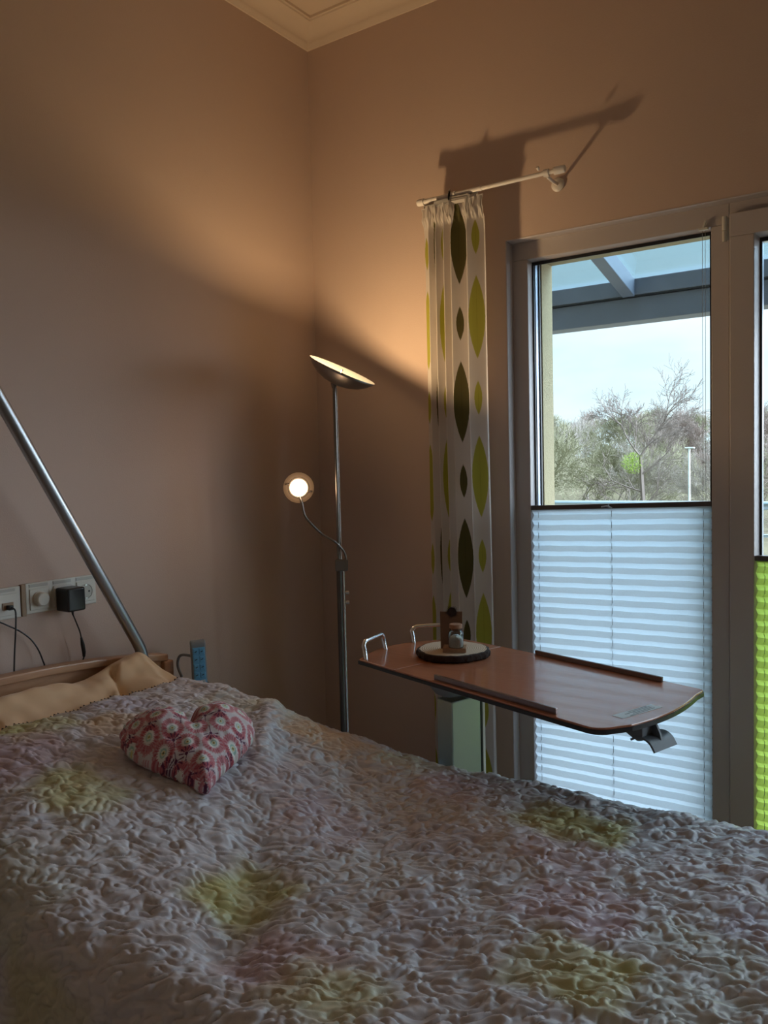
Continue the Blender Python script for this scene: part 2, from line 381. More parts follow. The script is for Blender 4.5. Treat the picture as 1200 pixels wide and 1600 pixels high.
# ================================================================= PLEATED BLINDS
def pleated(name, x0, x1, ztop, ztop2, zbot, yc, mat, label, cords, railcol, amp=.0060, pitch=.0335, rail_h=.015, upcords=()):
    t = thing(name, (x0, yc, zbot), label, 'blind')
    n = int((ztop-rail_h-zbot)/pitch*2); P = np.zeros((n+1, 60, 3))
    xs = np.linspace(x0, x1, 60)
    for i in range(n+1):
        k = i/n; zt = (ztop-rail_h)+(ztop2-ztop)*np.linspace(0, 1, 60)
        z = zt+(zbot-zt)*k
        P[i, :, 0] = xs; P[i, :, 2] = z-.0006*np.sin(xs*60+i)
        P[i, :, 1] = yc+(amp if i % 2 else -amp)
        e = np.exp(-(xs-x0)/.006); P[i, :, 0] += .0012*(1 if i % 2 else -1)*e
    # double every crease so the folds stay sharp
    o = grid_mesh('pleated_fabric', P, mat, t, smooth=False)
    mb = MB(); hx = (x1-x0)/2; dz = (ztop2-ztop)
    ax = Vector((2*hx, 0, dz)).normalized(); az = Vector((-ax.z, 0, ax.x))
    mb.obox(((x0+x1)/2, yc, (ztop+ztop2)/2-rail_h/2), ax, (0, 1, 0), az, hx+.002, .013, rail_h/2)
    build('top_rail', mb, railcol, t, bevel=.002)
    mb = MB(); mb.box((x0, yc-.012, zbot-.014), (x1, yc+.012, zbot)); build('bottom_rail', mb, railcol, t, bevel=.002)
    for cx in cords:
        zc = ztop+(ztop2-ztop)*(cx-x0)/(x1-x0)
        build('cord', MB().tube([(cx, yc, zc-rail_h), (cx, yc, zbot)], .0009, 6), M['cord'], t)
    for cx in upcords:
        build('cord', MB().tube([(cx, yc+.004, ztop2-.01), (cx, yc+.004, 2.003)], .0006, 6), M['cord'], t)
    hxm = x0+(x1-x0)*.455
    if ztop2 != ztop:
        zc = (ztop+ztop2)/2
        mb = MB().obox((hxm-.006, yc-.016, zc-.008), (1, 0, .2), (0, 1, 0), (-.2, 0, 1), .012, .004, .0022); mb.obox((hxm+.006, yc-.017, zc-.010), (1, 0, -.35), (0, 1, 0), (.35, 0, 1), .009, .004, .002)
        build('pull_tab', mb, M['alu'], t, bevel=.0008)
    return t
pleated('pleated_blind', .8550, 1.4155, 1.2120, 1.2285, .12, .052, M['blind_white'], 'white pleated blind covering the lower half of the fixed window pane', (.874, 1.118, 1.392), M['bronze'], upcords=(1.390, 1.398))
pleated('pleated_blind', 1.5370, 2.220, 1.0775, 1.0775, .15, .036, M['blind_green'], 'lime green pleated blind on the balcony door at the right edge', (1.560, 1.88, 2.2), M['bronze'], pitch=.0335)

# ================================================================= OUTSIDE
struct('balcony_floor', MB().box((-1.4, .208, -.25), (5.4, 1.75, -.05)), M['deck'])
rf = thing('balcony_roof', (-.8, 1.6, 2.02), 'grey steel and glass canopy over the balcony outside the window', 'canopy')
mb = MB().box((-1.3, 1.62, 2.035), (5.4, 1.74, 2.150)); build('gutter_beam', mb, M['steel_grey'], rf, bevel=.004)
mb = MB().box((-1.3, 1.600, 2.158), (5.4, 1.66, 2.236)); build('edge_beam', mb, M['steel_grey'], rf, bevel=.004)
mb = MB().box((-1.3, 1.604, 2.1502), (5.4, 1.66, 2.1578)); build('gap_shade_strip', mb, M['seal'], rf)  # solid dark strip stands in for the shade between the two beams
rz = lambda y: 2.150+.235*(1.6-y)
for xr in (-.78, .675, 1.42, 2.9, 4.4):
    w = .030; P = [(xr-w, .2, rz(.2)), (xr-w, 1.6, rz(1.6)), (xr-w, 1.6, rz(1.6)+.085), (xr-w, .2, rz(.2)+.085)]
    build('rafter', MB().ext(P, (2*w, 0, 0)), M['steel_grey'], rf, bevel=.003)
P = [(-1.3, .2, rz(.2)+.088), (-1.3, 1.72, rz(1.72)+.088), (-1.3, 1.72, rz(1.72)+.096), (-1.3, .2, rz(.2)+.096)]
build('glass_sheet', MB().ext(P, (6.7, 0, 0)), M['roofglass'], rf)
for xr in (-1.25, 5.3): build('post', MB().box((xr-.04, 1.64, -.05), (xr+.04, 1.72, 2.04)), M['steel_grey'], rf)
rl = thing('balcony_railing', (-1.3, 1.66, -.05), 'galvanised tube railing at the balcony edge outside the door', 'railing')
build('handrail', MB().tube([(-1.3, 1.66, 1.13), (5.4, 1.66, 1.13)], .021, 14), M['rail_out'], rl, smooth=True)
for z in (.99, .80, .61, .42, .23, .08): build('rail_bar', MB().tube([(-1.3, 1.66, z), (5.4, 1.66, z)], .008, 8), M['rail_out'], rl, smooth=True)
for x in (-1.2, 0.1, 1.0, 2.4, 3.8, 5.2): build('rail_post', MB().box((x-.02, 1.645, -.05), (x+.02, 1.675, 1.12)), M['rail_out'], rl)

# ground and wooded slope
gx = np.linspace(-110, 60, 70); gy = np.concatenate([np.linspace(2.2, 30, 12), np.linspace(34, 190, 50)])
GX, GY = np.meshgrid(gx, gy, indexing='ij')
def gz(x, y): return -4.6+6.8*sstep(55, 150, y)+.5*np.sin(x*.11+1)*np.cos(y*.07)
o = grid_mesh('ground', np.stack([GX, GY, gz(GX, GY)], -1), M['ground']); o['kind'] = 'structure'

def tree_segments(seed, height, spread, depth, r0, nb=3, start=.25, jitter=.35, ends=None):
    R = random.Random(seed); segs = []
    def grow(p, d, L, r, lev):
        n = 3 if lev > 1 else 2; q = p
        for i in range(n):
            d2 = (d+Vector((R.uniform(-1, 1), R.uniform(-1, 1), R.uniform(-.4, .7)))*jitter*.42).normalized()
            p2 = q+d2*(L/n); ra = r*(1-.32*i/n); rb = r*(1-.32*(i+1)/n)
            segs.append((q, p2, ra, rb)); q = p2; d = d2
            if lev > 0 and (i > 0 or lev < depth):
                for _ in range(nb if i == n-1 else (1 if lev > 1 else 2)):
                    a = R.uniform(0, 2*PI); t = R.uniform(.45, .95)*spread
                    u, v, w = frame_of(d); nd = (d+(u*math.cos(a)+v*math.sin(a))*t); nd.z += .12; nd.normalize()
                    grow(q, nd, L*R.uniform(.56, .78), rb*.58, lev-1)
    grow(Vector((0, 0, 0)), Vector((R.uniform(-.06, .06), R.uniform(-.06, .06), 1)), height*.33, r0, depth)
    return segs
def tree_mesh(name, segs, mat, rmin):
    n = len(segs); P0 = np.array([s[0] for s in segs]); P1 = np.array([s[1] for s in segs])
    R0 = np.maximum([s[2] for s in segs], rmin); R1 = np.maximum([s[3] for s in segs], rmin)
    d = P1-P0; d /= np.linalg.norm(d, axis=1)[:, None]+1e-9
    a = np.cross(d, [0.31, .95, .1]); a /= np.linalg.norm(a, axis=1)[:, None]; b = np.cross(d, a)
    V = np.zeros((n, 6, 3))
    for k in range(3):
        c, s = math.cos(2*PI*k/3), math.sin(2*PI*k/3); o = a*c+b*s
        V[:, k] = P0+o*R0[:, None]; V[:, 3+k] = P1+o*R1[:, None]
    base = (np.arange(n)*6)[:, None]
    F = np.concatenate([base+np.array([[k, (k+1) % 3, 3+(k+1) % 3, 3+k]]) for k in range(3)], 0)
    me = bpy.data.meshes.new(name); me.from_pydata(V.reshape(-1, 3).tolist(), [], F.tolist()); me.materials.append(mat); return me
TM = [simple('bark_grey_brown', (.25, .215, .19), 1), simple('bark_mossy', (.25, .25, .165), 1), simple('bark_reddish', (.28, .23, .21), 1), simple('bark_pale', (.33, .31, .28), 1)]  # bark colours kept pale to stand in for distance haze
protos = []
for i, (sd, mi, h_, sp, dp) in enumerate([(3, 0, 10, .9, 6), (5, 1, 8, 1.15, 6), (8, 2, 10, .8, 6), (13, 3, 10, .9, 6), (21, 1, 7, 1.3, 6), (34, 2, 9, 1.0, 6), (55, 0, 11, .8, 6)]):
    sg = tree_segments(sd, h_, sp, dp, .13, 2); protos.append((tree_mesh('tree_mesh', sg, TM[mi], .0095), max(s[1].z for s in sg), mi))
KIND = ['greyish brown leafless tree on the wooded slope behind the window', 'mossy green-brown leafless tree on the wooded slope behind the window', 'reddish brown leafless tree on the wooded slope behind the window', 'pale barked leafless tree on the wooded slope behind the window']
GRP = ['greyish brown trees on the slope', 'mossy trees on the slope', 'reddish trees on the slope', 'pale trees on the slope']
R = random.Random(4); rows = [(46, 13, 2.0), (58, 14, 2.2), (70, 16, 2.5), (84, 18, 2.7), (100, 20, 3.0), (118, 20, 3.6), (136, 20, 4.2)]
for yy, n, sp in rows:
    # the window shows directions x/y between about -0.47 and -0.2 from the camera; rows reach a little beyond
    xc = 1.99-.335*(yy+2.45)
    for k in range(n):
        x = xc+(k-(n-1)/2)*sp*1.08+R.uniform(-.5, .5)*sp; y = yy+R.uniform(-5, 5)
        fr = (1.99-x)/(y+2.45)
        if y < 53 and .235 < fr < .40: continue
        if yy < 50 and fr <= .27 and R.random() < .5: continue
        pi_ = R.randrange(7) if fr < .40 else R.choice([1, 4, 1, 0]); me, mh, mi = protos[pi_]
        o = bpy.data.objects.new('leafless_tree', me); COL.objects.link(o); z = float(gz(x, y))
        # crowns level out along the brow of the slope
        top = 1.35+(y+2.45)*(.062 if yy > 80 else .030)*(1+R.uniform(-.13, .12))
        if fr > .40 and yy < 60: top = 1.35+(y+2.45)*.066
        s = (top-z)/mh
        o.location = (x, y, z-.05); o.scale = (s*R.uniform(.9, 1.25), s*R.uniform(.9, 1.25), s); o.rotation_euler = (0, 0, R.uniform(0, 6.28))
        tag(o, KIND[mi], 'tree', GRP[mi])
# the taller tree with a ball of mistletoe
mt = thing('leafless_tree', (-12.75, 45.0, -4.6), 'tall spreading leafless tree carrying a green ball of mistletoe, nearest the window', 'tree')
R2 = random.Random(91); T = Vector((-12.75, 45, -4.6)); segs = [(T, T+Vector((.1, 0, 3.2)), .17, .15), (T+Vector((.1, 0, 3.2)), T+Vector((-.05, 0, 6.2)), .15, .12)]
F0 = T+Vector((-.05, 0, 6.2))
def grow(p, d, L, r, lev):
    q = p
    for i in range(4):
        d = (d+Vector((R2.uniform(-1, 1), R2.uniform(-1, 1), R2.uniform(-.5, .6)))*.17).normalized(); p2 = q+d*(L/4)
        segs.append((q, p2, r*(1-.1*i), r*(1-.1*(i+1)))); q = p2
        if lev > 0:
            for _ in range(2 if i == 3 else 1):
                a = R2.uniform(0, 2*PI); u, v, w = frame_of(d); nd = (d+(u*math.cos(a)+v*math.sin(a))*R2.uniform(.5, 1.0)); nd.z += .1; nd.normalize()
                grow(q, nd, L*R2.uniform(.5, .72), r*.55, lev-1)
grow(F0, Vector((-.62, 0, 1)), 2.2, .07, 4); grow(F0, Vector((.55, .2, 1)), 2.3, .07, 4)
grow(F0-Vector((0, 0, 2.0)), Vector((-1, .2, .25)), 1.9, .05, 3); grow(F0-Vector((0, 0, 1.1)), Vector((1, 0, .7)), 1.8, .05, 3); grow(F0-Vector((0, 0, 3.0)), Vector((.8, 0, .9)), 1.8, .05, 3); grow(F0-Vector((0, 0, 2.8)), Vector((-.9, .2, .1)), 1.7, .05, 3)
me = tree_mesh('trunk', [(a-T, b-T, c, d) for a, b, c, d in segs], simple('bark_dark', (.17, .145, .13), 1), .010)
o = link('trunk', me, mt)
bl = MB(); mc = Vector((-12.88-.35, 44.9, 1.22)); R3 = random.Random(5)
for i in range(900):
    v = Vector((R3.gauss(0, 1), R3.gauss(0, 1), R3.gauss(0, 1))).normalized(); rr = .62*R3.random()**.4; p = mc+v*rr
    u, w, n_ = frame_of((v+Vector((R3.uniform(-1, 1), R3.uniform(-1, 1), R3.uniform(-1, 1)))*.8)); L_ = R3.uniform(.06, .13)
    bl.add([p-u*.022, p+n_*L_, p+u*.022, p+w*.02], [(0, 1, 3), (3, 1, 2), (0, 2, 1)])
ob = build('mistletoe', bl, simple('mistletoe_leaves', (.27, .40, .06), .8), mt)
ob['label'] = 'round bright green mistletoe ball'
lp = thing('street_lamp', (-9.32, 42, -4.6), 'slender pale street lamp post among the bare trees', 'street lamp')
build('pole', MB().tube([(-9.32, 42, -4.7), (-9.32, 42, 1.93)], [.075, .05], 10), M['post'], lp, smooth=True)
build('lamp_head', MB().box((-9.52, 41.86, 1.93), (-9.06, 42.14, 2.0)).tube([(-9.32, 42, 1.80), (-9.32, 42, 1.93)], .07, 10), M['post'], lp, bevel=.02)

# ================================================================= BED
bed = thing('nursing_bed', (.05, -1.26, 0), 'wooden framed nursing bed with its headboard against the left wall', 'bed')
# headboard: gently arched
ys = np.linspace(-1.74, -.825, 25); poly = [(float(y), .842-.045*((y+1.36)/.53)**2) for y in ys]
P = [(.045, y, z) for y, z in poly]+[(.045, -.825, .36), (.045, -1.74, .36)]
hb = build('headboard', MB().ext(P, (.016, 0, 0)), M['beech'], bed, bevel=.003)
capv = []
for y, z in poly: capv.append((y, z))
mb = MB(); n = len(capv); vs = []
for y, z in capv: vs += [(.034, y, z-.008), (.074, y, z-.008), (.074, y, z+.014), (.034, y, z+.014)]
fs = [(3, 2, 1, 0), (4*n-4, 4*n-3, 4*n-2, 4*n-1)]
for i in range(n-1):
    for k in range(4): fs.append((4*i+k, 4*i+(k+1) % 4, 4*i+4+(k+1) % 4, 4*i+4+k))
mb.add(vs, fs); build('headboard_cap', mb, M['beech'], bed, bevel=.004)
for y in (-.825, -1.74): build('corner_post', MB().box((.034, y-.018, .08), (.076, y+.018, .79)), M['beech'], bed, bevel=.005)
build('footboard', MB().box((2.14, -1.72, .36), (2.16, -.80, .60)), M['beech'], bed, bevel=.005)
for y in (-.800, -1.730): build('side_rail', MB().box((.08, y-.012, .36), (2.14, y+.012, .50)), M['beech'], bed, bevel=.004)
build('lying_surface', MB().box((.09, -1.71, .44), (2.13, -.82, .47)), M['greyplastic'], bed)
for x in (.25, 1.95):
    for y in (-.88, -1.65):
        build('leg', MB().box((x-.025, y-.025, .07), (x+.025, y+.025, .44)), M['steel_tube'], bed, bevel=.004)
        build('castor', MB().tube([(x, y-.015, .05), (x, y+.015, .05)], .05, 20), M['black_pl'], bed, smooth=True)
mat_ = build('mattress', MB().box((.09, -1.70, .471), (2.12, -.83, .60)), M['mattress'], None, (.09, -1.26, .471), bevel=.03, bseg=4)
tag(mat_, 'light grey mattress on the bed under the quilted bedspread', 'mattress')

# ---- bedspread
def fold(t, e0, e1, r):      # walk over an edge: returns position and drop for flat coordinate t; e0 low side, e1 high side (None = no edge)
    pos = t.copy(); drop = np.zeros_like(t)
    for e, s in ((e0, -1), (e1, 1)):
        if e is None: continue
        q = (t-(e-s*r))*s; ph = np.clip(q/r, 0, PI/2); m = q > 0
        pos = np.where(m, e-s*r+s*r*np.sin(ph), pos); drop = np.where(m, r*(1-np.cos(ph))+np.maximum(q-r*PI/2, 0), drop)
    return pos, drop
na, nb_ = 900, 760
A = np.linspace(.262, 2.52, na); B = np.linspace(-2.24, -.36, nb_)
AA, BB = np.meshgrid(A, B, indexing='ij')
px_, dx_ = fold(AA, None, 2.19, .07)
py_, dy_ = fold(BB, -1.775, -.742, .085)
gX = 1-sstep(.36, 1.12, px_); gY = sstep(-.72, -.97, py_)*(.55+.45*sstep(-1.80, -1.5, py_))
z0 = .640+.150*gX*gY
z0 += .010*perlin(AA*3.1, BB*3.1, 3)*1.0+.006*perlin(AA*7+3, BB*7, 4)
# broad folds radiating from the pillow
z0 += .016*np.exp(-(((AA-.62)*.8+(BB+.98)*.6)/.030)**2)*sstep(.35, .5, AA)*(1-sstep(.75, .95, AA))*sstep(-1.35, -1.1, BB)
z0 -= .020*np.exp(-(((AA-.98)+(BB+1.42)*.7)/.07)**2)*sstep(-1.75, -1.6, BB)*(1-sstep(-1.35, -1.2, BB))
z0 -= .010*sstep(.275, .262, AA)
base = np.stack([px_, py_, z0-dx_-dy_], -1)
# hanging sides fall in soft waves
hang = sstep(.06, .3, dy_)
base[..., 1] += np.where(BB < -1.3, -1, 1)*hang*(.02+.018*np.sin(AA*17)+.008*np.sin(AA*41+1))
du = np.gradient(base, axis=0); dv = np.gradient(base, axis=1); Nn = np.cross(du, dv); Nn /= np.linalg.norm(Nn, axis=-1)[..., None]
# vermicelli quilting: stitch line wanders along zero level of a noise field, cloth puffs between
ca_, sa_ = math.cos(.61), math.sin(.61); al0 = AA*ca_+BB*sa_; ac0 = -AA*sa_+BB*ca_
wx = AA+.010*perlin(AA*22, BB*22, 41); wy = BB+.010*perlin(AA*22+9, BB*22, 42)
al_ = wx*ca_+wy*sa_; ac_ = -wx*sa_+wy*ca_
n1 = perlin(al_*33, ac_*57, 21)
n2 = perlin(al_*52+40, ac_*86, 22)
lump = perlin(al0*17+3, ac0*38, 51)+.55*perlin(al0*34+3, ac0*60, 52)
puff = np.sin(np.clip(np.abs(n1)/.40, 0, 1)*PI/2)**.85
puff *= .62+.38*np.sin(np.clip(np.abs(n2)/.34, 0, 1)*PI/2)**.85
ca_, sa_ = math.cos(.61), math.sin(.61); al = wx*ca_+wy*sa_; ac = -wx*sa_+wy*ca_
crk = 1-np.abs(perlin(al*17+7, ac*62, 31))*2.0
crk2 = perlin(wx*70, wy*90, 33)
right = sstep(.7, 1.3, AA)
disp = .0052*lump+.0046*puff*(.6+.8*np.clip(perlin(wx*21, wy*24, 37)+.5, 0, 1.3))+(.0010+.0022*right)*crk+.0009*crk2-.0011*np.exp(-(n1/.05)**2)
edge = sstep(.262, .272, AA); disp *= edge
Q = base+Nn*disp[..., None]*np.where(Nn[..., 2:3] >= -.2, 1, 1)
# print: soft watercolour squares
colb = np.zeros((na, nb_, 3)); colb[:] = (.60, .57, .605)
def blot(cx, cy, sx, sy, c, st=.8, soft=.026, rot=0):
    u = AA-cx; v = BB-cy; ca, sa = math.cos(rot), math.sin(rot); u, v = u*ca+v*sa, -u*sa+v*ca
    u = u+.018*perlin(AA*14, BB*14, int(cx*97) % 50); v = v+.018*perlin(AA*14+5, BB*14, int(-cy*91) % 50)
    m = (1-sstep(sx/2-soft, sx/2+soft, np.abs(u)))*(1-sstep(sy/2-soft, sy/2+soft, np.abs(v)))*st
    m = m*(.8+.35*perlin(AA*9, BB*9, 8)); m = np.clip(m, 0, 1)[..., None]
    colb[:] = colb*(1-m)+np.array(c)*m
YG, PY, PK, OR, LI, GR = (.52, .49, .13), (.60, .58, .25), (.56, .34, .42), (.64, .42, .20), (.50, .43, .60), (.42, .50, .30)
WH = (.68, .67, .68)
for a in [(1.02,-1.49,.15,.15,YG,.85),(1.565,-1.395,.17,.15,YG,.75),(1.38,-.95,.22,.14,YG,.75),(.76,-.945,.20,.15,OR,.7),(.33,-1.42,.13,.17,YG,.8),(.62,-1.52,.17,.13,PY,.85),
  (.42,-1.52,.17,.18,PK,.6),(1.20,-1.60,.17,.12,PK,.6),(1.30,-1.62,.16,.12,PY,.6),(1.50,-1.24,.18,.16,PK,.5),(.44,-1.30,.10,.12,OR,.75),(.72,-1.74,.22,.14,GR,.35),(1.10,-.92,.17,.14,PK,.4),(.98,-1.22,.18,.16,PK,.35),(.75,-1.62,.16,.14,WH,.6),(1.42,-1.08,.18,.14,PK,.35),(.60,-.90,.14,.12,PY,.4),(1.78,-1.14,.16,.14,LI,.4),(1.70,-1.25,.14,.12,GR,.3),
  (.36,-1.20,.12,.12,LI,.4),(1.72,-1.38,.15,.12,GR,.3),(.86,-1.18,.17,.15,PK,.22),(.52,-1.02,.15,.12,PY,.3),(.95,-.86,.14,.12,PY,.3),(1.2,-1.15,.17,.15,LI,.25),(1.66,-1.02,.18,.14,PK,.15),(.9,-1.86,.2,.15,YG,.5),
  (1.32,-1.40,.14,.14,LI,.2),(1.95,-1.2,.2,.2,OR,.5),(1.9,-1.6,.2,.2,PY,.7),(.55,-.62,.2,.2,PK,.5),(1.1,-.6,.2,.2,YG,.6),(1.75,-.85,.2,.14,LI,.2),(.62,-1.32,.13,.12,WH,.6),(.5,-1.75,.15,.15,LI,.5),(1.15,-1.30,.15,.13,WH,.5)]:
    blot(*a)
QM = fabric('quilted_cotton', attr='pattern', rough=.42, bump=.15, bscale=450, sheen=.1); QM.node_tree.nodes['Principled BSDF'].inputs['Specular IOR Level'].default_value = .6
sp = grid_mesh('bedspread', Q, QM, None, (1.2, -1.26, .6), colb)
tag(sp, 'crinkled quilted bedspread with faded yellow and pink squares covering the bed', 'bedspread')
# dark looped hem along the head end
hemrow = Q[4]; acc = 0; last = hemrow[0]; path = []; up_ = 0
for j in range(1, nb_):
    acc += np.linalg.norm(hemrow[j]-last); last = hemrow[j]
    if acc > .0045 and -1.80 < hemrow[j][1] < -.74:
        acc = 0; up_ ^= 1; path.append(Vector(hemrow[j])+Vector((-.003 if up_ else .002, 0, .0022 if up_ else -.002)))
hs_ = build('hem_stitching', MB().tube(path, .0012, 5), simple('dark_hem_thread', (.06, .045, .05), .9), sp); hs_['label'] = 'dark looped stitching along the hem'

# ---- peach pillow at the headboard
py = [-1.76, -1.60, -1.39, -1.325, -1.247, -1.19, -1.145, -1.085, -1.022, -.992, -.955, -.920, -.888, -.86]
pz = [.790, .815, .823, .824, .821, .815, .811, .824, .842, .848, .824, .792, .744, .70]
nu, nv = 260, 84
yy = np.linspace(-1.74, -.862, nu); zt = np.interp(yy, py, pz); zt = np.convolve(np.pad(zt, 1, 'edge'), np.ones(3)/3, 'valid')
prof = [(.118, .0, 1), (.140, .004, 1), (.17, -.004, 1), (.215, -.030, .8), (.26, -.052, .6), (.33, -.085, .4), (.42, -.13, .2), (.46, -.18, .0), (.40, -.20, 0), (.20, -.20, 0), (.105, -.18, 0), (.098, -.10, .6), (.104, -.03, .9)]
PP = smoothpath([(a, b, c) for a, b, c in prof+[prof[0]]], 7)[:-1]; nv = len(PP)
G = np.zeros((nv, nu, 3))
for j, p in enumerate(PP):
    w = min(max(p.z, 0), 1)
    G[j, :, 0] = p.x; G[j, :, 1] = yy; G[j, :, 2] = (zt*w+.815*(1-w))+p.y
# pinch the two ends of the case
e = np.clip(np.minimum((yy+1.74)/.06, (-.862-yy)/.05), 0, 1); e = np.sqrt(1-(1-e)**2)
cx = .20; cz = .70
G[..., 0] = cx+(G[..., 0]-cx)*e; G[..., 2] = cz+(G[..., 2]-cz)*np.maximum(e, .0)**.6
vv = np.arange(nv)[:, None]/nv+np.zeros((1, nu)); uu = np.broadcast_to(yy, (nv, nu))
front = np.exp(-((G[..., 0]-.22)/.115)**4)*(G[..., 2] > .70)
gx_ = G[..., 0]
wr = .009*perlin(uu*8+2, gx_*14, 61)+.006*perlin(uu*19, gx_*24, 62)
wr -= .030*np.exp(-np.abs((uu+1.083+(gx_-.14)*.25)/.013))*sstep(.13, .17, gx_)
wr += .013*np.exp(-np.abs((uu+1.05+(gx_-.14)*.9)/.022))*sstep(.13, .16, gx_)
wr += .014*np.exp(-np.abs((uu+.985-(gx_-.14)*.35)/.018))*sstep(.12, .14, gx_)
wr -= .006*np.exp(-((uu+1.43+(gx_-.14)*.2)/.008)**2)*sstep(.15, .2, gx_)
wr -= .008*np.exp(-((gx_-.17-.06*np.sin(uu*9))/.016)**2)*sstep(-1.30, -1.2, uu)*(1-sstep(-1.16, -1.10, uu))
G[..., 2] += wr*front; G[..., 0] += wr*front*.5
pl = grid_mesh('pillow', G, M['peach'], None, (.26, -1.3, .62), closed_u=True)
tag(pl, 'peach coloured cotton pillow wedged between headboard and bedspread', 'pillow')
# grey mattress-pad corner beside the pillow
yv = np.linspace(0, 1, 24); G2 = np.zeros((24, 24, 3))
for i, a in enumerate(yv):
    for j, b in enumerate(yv):
        G2[i, j] = (.165+.10*a, -.878+.075*b, .700+.052*math.sin(PI*min(1, a*1.1))*math.sin(PI*b)**.6-.02*b)
cs = grid_mesh('folded_cloth', G2, M['mattress'], None, (.2, -.85, .7)); cs.modifiers.new('s', 'SOLIDIFY').thickness = .004
tag(cs, 'crumpled pale grey cloth corner between the peach pillow and the hand control', 'cloth')

# ---- heart cushion
def heart_R(th):
    # th measured from the notch direction; returns outline radius
    t = np.linspace(0, 2*PI, 2400); hx = 16*np.sin(t)**3; hy = 13*np.cos(t)-5*np.cos(2*t)-2*np.cos(3*t)-np.cos(4*t)
    hx = hx/16*.141; hy = hy/17*.148+.010
    a = np.arctan2(hx, hy); r = np.hypot(hx, hy); o_ = np.argsort(a); return np.interp(th, a[o_], r[o_], period=2*PI)
nt_, nr = 360, 130
th = np.linspace(-PI, PI, nt_, endpoint=False); rr = np.sin(np.linspace(0, 1, nr)*PI/2)
TH, RR = np.meshgrid(th, rr, indexing='ij'); RO = heart_R(TH)
RO = np.stack([np.convolve(np.concatenate([RO[-9:, 0], RO[:, 0], RO[:9, 0]]), np.hanning(21)[1:-1]/np.hanning(21).sum(), 'valid')]*nr, 1)
lx = RR*RO*np.sin(TH); ly = RR*RO*np.cos(TH)*1.08
thick = .056*np.sqrt(np.clip(1-RR**2.4, 0, 1))
lobes = 1+.35*np.exp(-(((np.abs(lx)-.065)/.05)**2+((ly-.045)/.06)**2))
crease = np.exp(-((lx-.004)/.010)**2)*sstep(.0, .075, ly)
seam = .0022*np.sin(TH*37)*RR**8+.0018*perlin(lx*60+20, ly*60, 7)*RR**3
def side(sgn):
    zz = sgn*thick*lobes*(1-.62*crease)
    zz = zz+sgn*(.0035*perlin(lx*26+9, ly*26, 12)+.0025*perlin(lx*60, ly*60, 13))*(1-RR**6)
    # puckers running out of the notch
    a2 = np.arctan2(lx, ly-.062); zz -= sgn*.006*np.exp(-(np.hypot(lx, ly-.06)/.05)**2)*(.5+.5*np.cos(a2*5+.8))
    if sgn < 0: zz *= .75
    return zz
hu = Vector((-.82, .50, .36)).normalized(); hn = Vector((.3, -.12, 1)); hn = (hn-hu*hn.dot(hu)).normalized(); hr = hu.cross(hn).normalized()
hc = Vector((.684, -1.287, .770))
def hgrid(zz):
    k = 1+.0*RR
    L_ = np.stack([lx*(1+seam/.14), ly*(1+seam/.14), zz], -1)
    return np.array(hc)+L_[..., :1]*np.array(hr)+L_[..., 1:2]*np.array(hu)+L_[..., 2:]*np.array(hn)
top, bot = hgrid(side(1)), hgrid(side(-1))
full = np.concatenate([top, bot[:, ::-1][:, 1:]], 1)
LX = np.concatenate([lx, lx[:, ::-1][:, 1:]], 1); LY = np.concatenate([ly, ly[:, ::-1][:, 1:]], 1)
# arc-length-ish print coordinates
PX, PYY = LX*(1+.25*(LX/.14)**2), LY*(1+.25*(LY/.15)**2)
ROW, CO = .0545, .052
hcol = np.zeros(PX.shape+(3,)); hcol[:] = (.60, .53, .55)
PKc, PKd, PUR, WHt, GRn, YLn = (.42, .075, .10), (.50, .14, .16), (.10, .015, .06), (.70, .68, .66), (.30, .50, .42), (.62, .55, .18)
def paint(m, c): 
    m = np.clip(m, 0, 1)[..., None]; hcol[:] = hcol*(1-m)+np.array(c)*m
rH = random.Random(17)
for i in range(-5, 6):
    for j in range(-5, 6):
        cx_ = i*CO+(j % 2)*CO/2+rH.uniform(-.003, .003); cy_ = j*ROW*.86+rH.uniform(-.004, .004)
        ang0 = rH.choice([0, 0, PI])+rH.uniform(-.25, .25); s_ = rH.uniform(1.0, 1.16)
        u = (PX-cx_); v = (PYY-cy_); ca, sa = math.cos(ang0), math.sin(ang0); u, v = (u*ca+v*sa)/s_, (-u*sa+v*ca)/s_
        dd = np.hypot(u*.92, v); an = np.arctan2(v, u)
        rim = .0215+.0012*np.sin(an*26)
        paint((dd < rim)*(dd > .0185)*.85, PKd)
        strokes = .55+.45*np.sign(np.sin(an*21+3*np.sin(an*3)))
        paint((dd < .0185)*(dd > .0095)*(.55+.4*strokes), PKc)
        paint((dd < .0185)*(v < -.005)*(.5+.5*strokes), PKc)
        paint((dd < .0100)*1.0, WHt)
        paint((dd < .0120)*(dd > .0080)*(np.sin(an*24) > .2), WHt)
        paint((np.abs(dd-.0052) < .0012)*.9, GRn); paint((dd < .0030)*.9, YLn); paint((dd < .0014)*1., (.08, .07, .06))
        # stem tuft
        sv = v+.0245; rd = np.hypot(u, sv); aa = np.arctan2(sv, u)
        paint(((rd < .0155)*(np.sin(aa*11) > .35)*(sv > -.001)*(rd > .001))*.95, PUR); paint((rd < .0032)*1., PUR)
        paint((np.abs(u) < .0008)*(sv < 0)*(sv > -.016), PUR)
HM = fabric('printed_cotton', attr='pattern', rough=.8, bump=.3, bscale=900)
hcush = grid_mesh('heart_cushion', full, HM, None, tuple(hc), hcol, closed_u=True)
tag(hcush, 'heart shaped cushion with red dandelion print lying on the bedspread', 'cushion')

